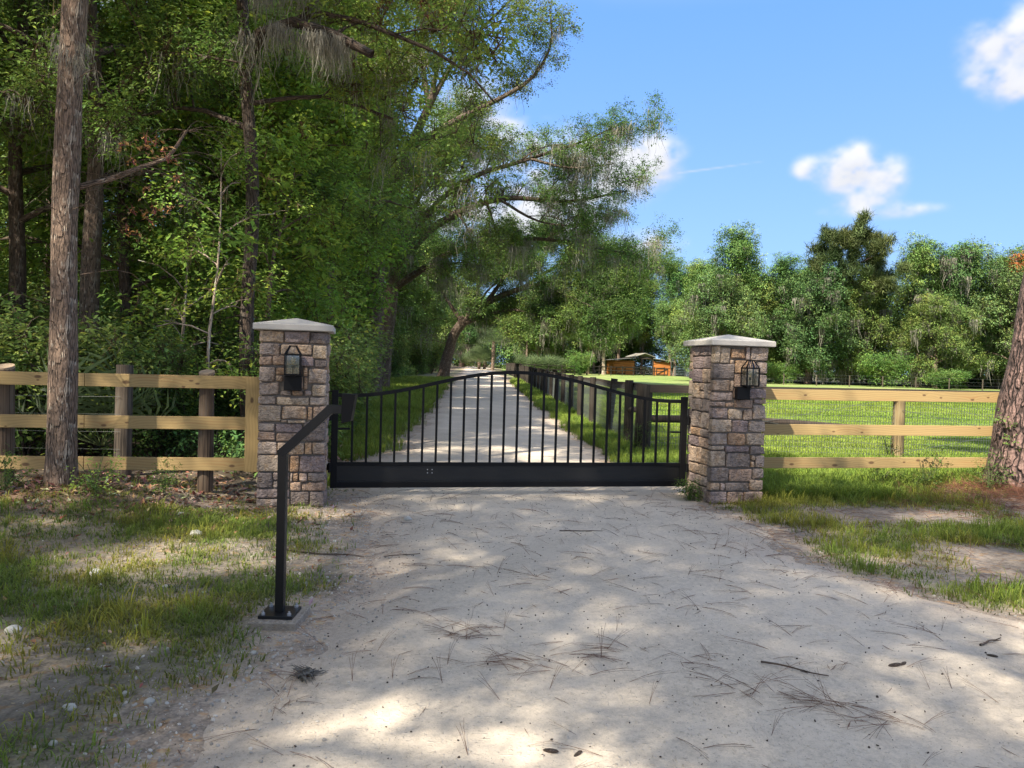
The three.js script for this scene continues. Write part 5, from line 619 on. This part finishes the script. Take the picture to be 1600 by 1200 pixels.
{
  const base = [0.15, 0.195, 0.04], tip = [0.32, 0.37, 0.06], r = rng(909);
  const yard = tuft(8, 0.062, 0.0026, 0.07, 1, base, tip, 0.9), lush = tuft(15, 0.17, 0.0045, 0.1, 2, base, tip, 0.7), low = tuft(12, 0.035, 0.003, 0.1, 4, [0.15, 0.18, 0.05], [0.24, 0.26, 0.07], 1.2), field = tuft(30, 0.055, 0.006, 0.32, 3, [0.18, 0.26, 0.045], [0.31, 0.38, 0.065], 0.9);
  const A = [], a = [], B = [], b = [], C = [], c = [], D = [], d = [];
  for (let i = 0; i < 90000; i++) { // the yard before the fence
    const z = -2.4 - 8.2 * Math.pow(r(), 0.75), s = r() < 0.52 ? -1 : 1, [el, er] = edges(z), x = s < 0 ? el - r() * 5.6 : er + r() * 6.5; if (Math.abs(x) > -z * 0.72 + 1.2) continue; const g = grassAt(x, z); if (g <= 0.02 || r() > g * 0.62) continue;
    if (Math.hypot(x + 1.372, z + 4.64) < 0.26) continue; const pt = fbm(x * 1.7 + 4, z * 1.7, 91, 3), dry = ss(0.42, 0.66, pt), hue = [lerp(0.9, 1.3, dry), lerp(1, 1.08, dry), lerp(0.9, 1, dry)], y = topY(x, z) - 0.004, tall = (s > 0 ? 0.4 : 0.1) * ss(0.4, 0.9, g);
    if (r() < (s > 0 ? 0.3 : 0.42)) { C.push(place(V(x, y, z), 0.7 + 0.8 * r(), r, 0.2)); c.push(tint(r, hue, 0.3)); } else if (r() < tall) { B.push(place(V(x, y, z), 0.4 + 0.55 * r(), r, 0.25)); b.push(tint(r, hue, 0.25)); } else { A.push(place(V(x, y, z), 0.55 + 0.8 * r(), r, 0.25)); a.push(tint(r, hue, 0.3)); }
  }
  for (let i = 0; i < 40000; i++) { // verges of the drive beyond the gate, and along the fences
    const z = -9.6 - 52 * Math.pow(r(), 1.7), [el, er] = edges(z), s = r() < 0.5 ? -1 : 1, x = s < 0 ? el - r() * 7 : er + r() * 2.6; if (s < 0 ? r() > grassAt(x, z) : r() > grassAt(x, z)) continue; const k = z < -24 ? 1.5 : 1; B.push(place(V(x, topY(x, z) - 0.01, z), (0.5 + 0.75 * r()) * k, r, 0.3)); b.push(tint(r, s < 0 ? [0.9, 1, 0.85] : [0.8, 0.95, 0.8], 0.28));
  }
  for (let i = 0; i < 6500; i++) { const x = 2.3 + 7 * r(), z = -10.1 - 3.8 * r() - 0.1 * (x - 3); if (inside(x, z) > -0.1) continue; B.push(place(V(x, gy(x, z) - 0.01, z), 0.5 + 0.6 * r(), r, 0.3)); b.push(tint(r, [0.8, 0.95, 0.8], 0.28)); }
  for (let i = 0; i < 30000; i++) { const z = -14 - 40 * Math.pow(r(), 1.6), x = FEN(z) + 0.15 + r() * (6 - z * 0.78); const k = z < -28 ? 1.5 : 1; D.push(place(V(x, gy(x, z) - 0.01, z), (0.7 + 0.7 * r()) * k, r, 0.2)); const n = fbm(x * 0.25, z * 0.25, 14, 3); d.push(tint(r, [lerp(0.85, 1.2, n), 1.05, 0.85], 0.2)); }
  for (const [g, m, k, label] of [[yard, A, a, 'short patchy grass growing through the sandy yard'], [lush, B, b, 'taller green grass along the fences and verges'], [low, C, c, 'flat creeping grass on the bare sandy soil'], [field, D, d, 'mown meadow grass beyond the rail fence']]) tag(scatter('grass', g, M.grass, m, k), label, 'grass', null, 'stuff');
}
// ------------------------------------------------------------------ litter, needles, gravel, rocks
{
  const r = rng(404);
  // dry leaves
  const P = [], C = [], lf = faces(P, C); { const w = 0.5, pts = [[0, 0, 0], [0.35, 0.12, 0.22], [1, 0.02, 0], [0.35, 0.15, -0.22]]; for (const k of [0, 1, 2, 0, 2, 3]) { P.push(...pts[k]); C.push(1, 1, 1); } } const leaf = lf(), a = [], c = [];
  const browns = [[0.2, 0.09, 0.05], [0.28, 0.15, 0.085], [0.13, 0.075, 0.045], [0.34, 0.23, 0.15], [0.42, 0.33, 0.24]];
  const drop = (x, z, s) => { a.push(new THREE.Matrix4().compose(V(x, topY(x, z) + 0.004 + 0.012 * r(), z), new THREE.Quaternion().setFromEuler(new THREE.Euler((r() - 0.5) * 1.2, r() * 6.28, (r() - 0.5) * 1.2)), V(s, s, s))); const q = browns[Math.floor(r() * 5)]; c.push(lin(...q.map((v) => v * (0.7 + 0.6 * r())))); };
  for (let i = 0; i < 2200; i++) { const x = -4.9 + (r() + r() + r() - 1.5) * 2.6, z = -7.75 + (r() + r() - 1) * 0.95; drop(x, z, 0.045 + 0.05 * r()); }
  for (let i = 0; i < 7000; i++) { const z = -8.3 - 9 * Math.pow(r(), 1.4), x = -2.4 - 10 * Math.pow(r(), 1.2); if (inside(x, z) > -0.1) continue; drop(x, z, 0.05 + 0.06 * r()); }
  for (let i = 0; i < 350; i++) { const z = -3 - 6.5 * r(), x = edges(z)[0] - 5 * r(); drop(x, z, 0.03 + 0.04 * r()); }
  tag(scatter('leaf_litter', leaf, M.litter, a, c), 'brown curled oak leaves lying under the fence and trees', 'leaf litter', null, 'stuff');
  // needle bundles: three thin blades from one sheath
  const NP = [], NC = [], nb = faces(NP, NC); for (let k = 0; k < 3; k++) { const a0 = (k - 1) * 0.035 + 0.01, L0 = 0.2 + 0.025 * k, n = 3; for (let s = 0; s < n; s++) { const t0 = s / n, t1 = (s + 1) / n, f = (t) => [L0 * t, 0.004 + 0.014 * Math.sin(t * 3.1) * (k === 1 ? 1 : 0.5), Math.sin(a0) * L0 * t + 0.012 * t * t * (k - 1) + 0.01 * t * t], A = f(t0), B = f(t1), w = 0.00075; for (const [dy, dz] of [[0, w], [w, 0]]) { NP.push(A[0], A[1] - dy, A[2] - dz, A[0], A[1] + dy, A[2] + dz, B[0], B[1] + dy, B[2] + dz, A[0], A[1] - dy, A[2] - dz, B[0], B[1] + dy, B[2] + dz, B[0], B[1] - dy, B[2] - dz); for (let q = 0; q < 6; q++) NC.push(1, 1, 1); } } }
  const bundle = nb(), n = [], nc = [], needle = (x, z, an, s, lift = 0) => { n.push(new THREE.Matrix4().compose(V(x, topY(x, z) + 0.003 + lift, z), new THREE.Quaternion().setFromEuler(new THREE.Euler(r() * 6.28 * 0.08, an, (r() - 0.5) * 0.1 + lift * 2)), V(s, s, s))); const k = 0.6 + 0.8 * r(); nc.push(lin(0.17 * k, 0.085 * k, 0.052 * k)); };
  for (let i = 0; i < 520; i++) { const z = -2.6 - 7.2 * Math.pow(r(), 0.9), [l, e] = edges(z), x = lerp(l, e, r()); needle(x, z, r() * 6.28, 0.55 + 0.6 * r()); }
  for (const [x, z, n0, sx, sz, an] of [[-0.2, -4.41, 26, 0.16, 0.05, 0.15], [-0.3, -4.6, 12, 0.14, 0.08, 0.2], [0.08, -4.01, 30, 0.22, 0.05, -0.15], [0.35, -4.14, 18, 0.16, 0.07, 0.3], [0.62, -4.28, 22, 0.2, 0.06, 0.35], [0.95, -4.1, 16, 0.2, 0.06, 0.1], [1.0, -3.85, 14, 0.22, 0.06, -0.2], [1.27, -3.74, 24, 0.2, 0.05, -0.3], [1.5, -3.6, 30, 0.18, 0.05, -0.35], [1.72, -3.45, 18, 0.14, 0.06, -0.4], [-1.03, -3.52, 14, 0.08, 0.08, 1], [1.85, -4.1, 10, 0.12, 0.08, 0.4], [0.37, -3.9, 12, 0.3, 0.08, 0.1], [-0.46, -5.92, 10, 0.3, 0.15, 0.1], [0.2, -5.6, 12, 0.4, 0.2, 0.1], [1.1, -5.2, 14, 0.5, 0.3, 0], [0.4, -6.6, 12, 0.5, 0.3, 0], [1.92, -6.8, 34, 0.15, 0.5, 0.9], [2.25, -6.2, 26, 0.15, 0.4, 0.8], [2.9, -5.5, 20, 0.3, 0.2, 0.6], [-1.1, -6.2, 14, 0.2, 0.4, 1], [2.05, -8.6, 16, 0.25, 0.2, 0.5]]) for (let i = 0; i < n0; i++) { if (r() < 0.5) continue; needle(x + (r() + r() - 1) * sx * 1.25, z + (r() + r() - 1) * sz * 1.5, an + (r() < 0.5 ? 3.14 : 0) + (r() - 0.5) * (r() < 0.35 ? 3 : 1.3), 0.5 + 0.6 * r(), 0.012 * r() * r()); }
  for (let i = 0; i < 900; i++) { const z = -4.5 - 4.8 * r(), x = edges(z)[1] - 0.1 + 5.5 * r(); needle(x, z, r() * 6.28, 0.6 + 0.6 * r()); }
  tag(scatter('pine_needles', bundle, M.litter, n, nc), 'dry brown pine needles strewn and drifted over the drive', 'pine needles', null, 'stuff');
  const s = [], sc = []; for (let i = 0; i < 5200; i++) { const x = 7.3 + (r() + r() + r() - 1.5) * 2.2, z = -9.8 + (r() + r() - 1) * 1.5; s.push(new THREE.Matrix4().compose(V(x, gy(x, z) + 0.004 + 0.03 * r(), z), new THREE.Quaternion().setFromEuler(new THREE.Euler(r() * 0.6, r() * 6.28, (r() - 0.5) * 0.5)), V(1, 1, 1).multiplyScalar(0.7 + 0.5 * r()))); const k = 0.6 + 0.9 * r(); sc.push(lin(0.22 * k, 0.1 * k, 0.062 * k)); }
  tag(scatter('pine_straw', bundle, M.litter, s, sc), 'thick red-brown pine straw around the foot of the big pine', 'pine straw', null, 'stuff');
  // gravel and specks
  const peb = new THREE.IcosahedronGeometry(1, 0); const pp = peb.attributes.position; for (let i = 0; i < pp.count; i++) { const h = 0.75 + 0.5 * vn(pp.getX(i) * 3 + 9, pp.getY(i) * 3 + pp.getZ(i) * 2 + 9, 4); pp.setXYZ(i, pp.getX(i) * h, pp.getY(i) * h * 0.65, pp.getZ(i) * h); } peb.computeVertexNormals();
  const g = [], gc = []; for (let i = 0; i < 15000; i++) { const z = -2.4 - 6.6 * r(), right = r() < 0.22, [l, e] = edges(z), x = right ? e + (r() + r() - 1) * 0.7 : l + (r() + r() + r() - 1.6) * 0.95, t = inside(x, z); if (r() > Math.exp(-Math.abs(t + 0.05) * 2.6)) continue; const sz = 0.0025 + 0.009 * Math.pow(r(), 4); g.push(place(V(x, topY(x, z) + sz * 0.25, z), sz, r, 3)); const k = 0.5 + 0.7 * r(); gc.push(lin(0.5 * k, 0.46 * k, 0.4 * k)); }
  for (let i = 0; i < 800; i++) { const z = -2.5 - 6.5 * r(), x = edges(z)[0] - 5 * r(), sz = 0.004 + 0.015 * Math.pow(r(), 4); g.push(place(V(x, topY(x, z) + sz * 0.2, z), sz, r, 3)); const k = 0.6 + 0.5 * r(); gc.push(lin(0.55 * k, 0.52 * k, 0.46 * k)); }
  tag(scatter('gravel', peb, M.rockTint, g, gc), 'pale limerock gravel crumbling along the drive edge', 'gravel', null, 'stuff');
  const d = [], dc = []; for (let i = 0; i < 4200; i++) { const z = -2.5 - 7 * r(), [l, e] = edges(z), x = lerp(l, e, r()), sz = 0.0018 + 0.006 * Math.pow(r(), 5); d.push(place(V(x, topY(x, z) + sz * 0.3, z), sz, r, 3, 0.6)); dc.push(lin(0.06, 0.045, 0.035)); }
  tag(scatter('bark_crumbs', peb, M.rockTint, d, dc), 'dark crumbs of bark and leaf peppering the drive', 'bark crumbs', null, 'stuff');
  // limestone rocks in the grass
  const rock = (seed) => { const q = new THREE.IcosahedronGeometry(1, 2); q.deleteAttribute('normal'); q.deleteAttribute('uv'); const m = mergeVertices(q, 1e-4), p = m.attributes.position, U = []; for (let i = 0; i < p.count; i++) { const x = p.getX(i), y = p.getY(i), z = p.getZ(i), h = 0.62 + 0.75 * fbm(x * 1.6 + seed * 3 + 9, y * 1.6 + z * 1.3 + 9, seed, 3); p.setXYZ(i, x * h, y * h * 0.62, z * h * 0.85); U.push(x * 0.2, y * 0.2 + z * 0.1); } m.setAttribute('uv', new THREE.Float32BufferAttribute(U, 2)); m.computeVertexNormals(); return m; };
  const rocks = [rock(1), rock(2), rock(3)], RG = 'pale limestone rocks lying in the yard grass';
  [[-2.78, -4.31, 0.055, 'biggest rounded white rock, alone in thin grass far from the drive edge'], [-2.92, -5.44, 0.06, 'flat pale rock half sunk in grass, the one farthest along toward the trees'], [-1.92, -3.37, 0.036], [-1.76, -3.54, 0.024], [-1.62, -3.48, 0.03], [-2.13, -4.42, 0.03], [-1.82, -3.08, 0.024], [-2.33, -5.23, 0.03], [-1.44, -5.45, 0.03], [-2.0, -3.8, 0.026], [-1.35, -4.1, 0.022], [-2.75, -6.75, 0.075, 'pale flat stone near the keypad post, in the sunny strip before the fence'], [-1.0, -7.6, 0.05, 'whitish stone at the drive edge in front of the stone pillar']].forEach(([x, z, q, label], i) => { const m = mesh('limestone_rock', rocks[i % 3], M.rock); m.position.set(x, topY(x, z) + q * 0.22, z); m.scale.setScalar(q * 0.82); m.rotation.y = i * 1.3; tag(m, label ?? 'small white limestone rock in the thin grass beside the drive', 'rock', RG); });
  // twigs, bark and a clump of fallen moss on the sand
  const twig = (x, z, an, l, label, w = 0.006) => { const P0 = []; for (let i = 0; i < 5; i++) P0.push(V((i / 4 - 0.5) * l, 0.008 + 0.006 * r(), (r() - 0.5) * l * 0.12)); const side = [V(l * 0.1, 0.01, 0), V(l * 0.22, 0.02, l * 0.12)], t = thing('twig', label, 'twig', [x, topY(x, z), z], an, 'fallen twigs on the drive'); mesh('stem', tube(P0, [w, w * 0.5], 5, 8, Math.floor(x * 90), 0.3), M.darkBark, t); mesh('spur', tube(side, [w * 0.6, w * 0.3], 4, 3), M.darkBark, t); };
  twig(0.7, -7.3, 0.1, 0.42, 'thin curved twig lying on the drive closest to the gate'); twig(-0.85, -6.2, 0.5, 0.3, 'short dark twig on the drive beside the sunny patch'); twig(2.88, -4.52, 0.5, 0.24, 'forked black twig by the drive edge under the pine side'); twig(1.52, -4.0, -0.5, 0.34, 'knobbly forked twig in the middle of the needles'); twig(-1.5, -6.3, -0.25, 0.7, 'long crooked twig at the grass edge past the keypad post', 0.008); twig(4.6, -7.2, 0.25, 0.8, 'brown stick lying in the grass on the pine side', 0.01);
  const chip = (x, z, an, l, label) => { const m = mesh('bark_chip', new THREE.SphereGeometry(1, 10, 6), M.darkBark); m.scale.set(l, l * 0.22, l * 0.36); m.position.set(x, topY(x, z) + l * 0.16, z); m.rotation.set(0.1, an, 0.1); tag(m, label, 'bark chip', 'dark bark chips on the drive'); };
  chip(2.1, -4.1, 0.2, 0.04, 'dark bark chip paired with a smaller one on bare sand'); chip(2.16, -4.13, 0.6, 0.03, 'smaller bark chip touching its larger neighbour'); chip(0.2, -3.1, -0.3, 0.035, 'ragged bark flake near the front of the drive'); chip(0.31, -3.09, 0.8, 0.026, 'small oval bark flake next to the ragged one'); chip(2.75, -4.3, -0.6, 0.03, 'bark chip between the twigs at the pine side of the drive');
  { const b = [], cl = mossTuft({ n: 40, L: 0.1, w: 0.004, spread: 0.03, seed: 91 }); const t = thing('moss_clump', 'dark tangled clump of fallen moss on the sand near the keypad post', 'moss clump', [-1.0, topY(-1.0, -3.81), -3.81]); for (let i = 0; i < 5; i++) { const m = mesh('strands', cl, M.greyMoss, t); m.rotation.set(1.4 + 0.2 * r(), 0, i * 1.3); m.position.set((r() - 0.5) * 0.06, 0.008 + 0.005 * i, (r() - 0.5) * 0.04); } }
  // weeds by the fences
  let k = 0; for (const [x, z, s, q, label] of [[5.6, -10.3, 0.6, 0.8, 'dark leafy weed at the foot of the mesh-side board fence'], [6.2, -9.9, 0.5, 0.8, 'low weed spreading beside the pine straw'], [5.1, -10.6, 0.5, 0.8, 'small weed under the lowest board beside the darker one'], [-4.1, -7.6, 0.42, 1.6, 'yellow-leaved seedling beside the lichened trunk foot'], [-5.0, -7.6, 0.4, 1.5, 'bright seedling on the other side of the lichened trunk'], [-3.6, -8.0, 0.32, 1.2, 'little weed in front of the round fence post'], [2.2, -9.35, 0.16, 0.9, 'tiny weed at the sunlit foot of the pillar, by the gate end'], [7.15, -14.5, 0.9, 0.8, 'vine climbing the tan post of the mesh fence'], [2.3, -13.9, 0.8, 0.8, 'vine leaves around the thick corner post of the rail fence']]) {
    const t = thing('weed', label, 'weed', [x, topY(x, z), z]), rr = rng(600 + k++), o = { tubes: [], anchors: [], leaf: L.broad, clusters: 12, size: 0.28, jit: 0.1, gap: 0.14, sub: 0.3, subLen: 0.3, tone: [q * 1.1, q, q * 0.8] }; for (let i = 0; i < 5; i++) { const a2 = i * 2.4, h = s * 0.75 * (0.6 + 0.6 * rr()), w = s * 0.45 * rr(); branchOut([V(0, -0.03, 0), V(Math.cos(a2) * w * 0.5, h * 0.6, Math.sin(a2) * w * 0.5), V(Math.cos(a2) * w, h, Math.sin(a2) * w)], 0.006, 0.003, o, rr, 0); } mesh('stems', o.tubes, M.grassStalk, t).userData.kind = 'stuff'; dress(t, o, rr);
  }
}
// ------------------------------------------------------------------ picture
const renderer = new THREE.WebGLRenderer({ antialias: true });
renderer.toneMapping = THREE.LinearToneMapping; renderer.toneMappingExposure = EXPOSURE;
renderer.shadowMap.enabled = true; renderer.setSize(1024, 768);
renderer.render(scene, camera);
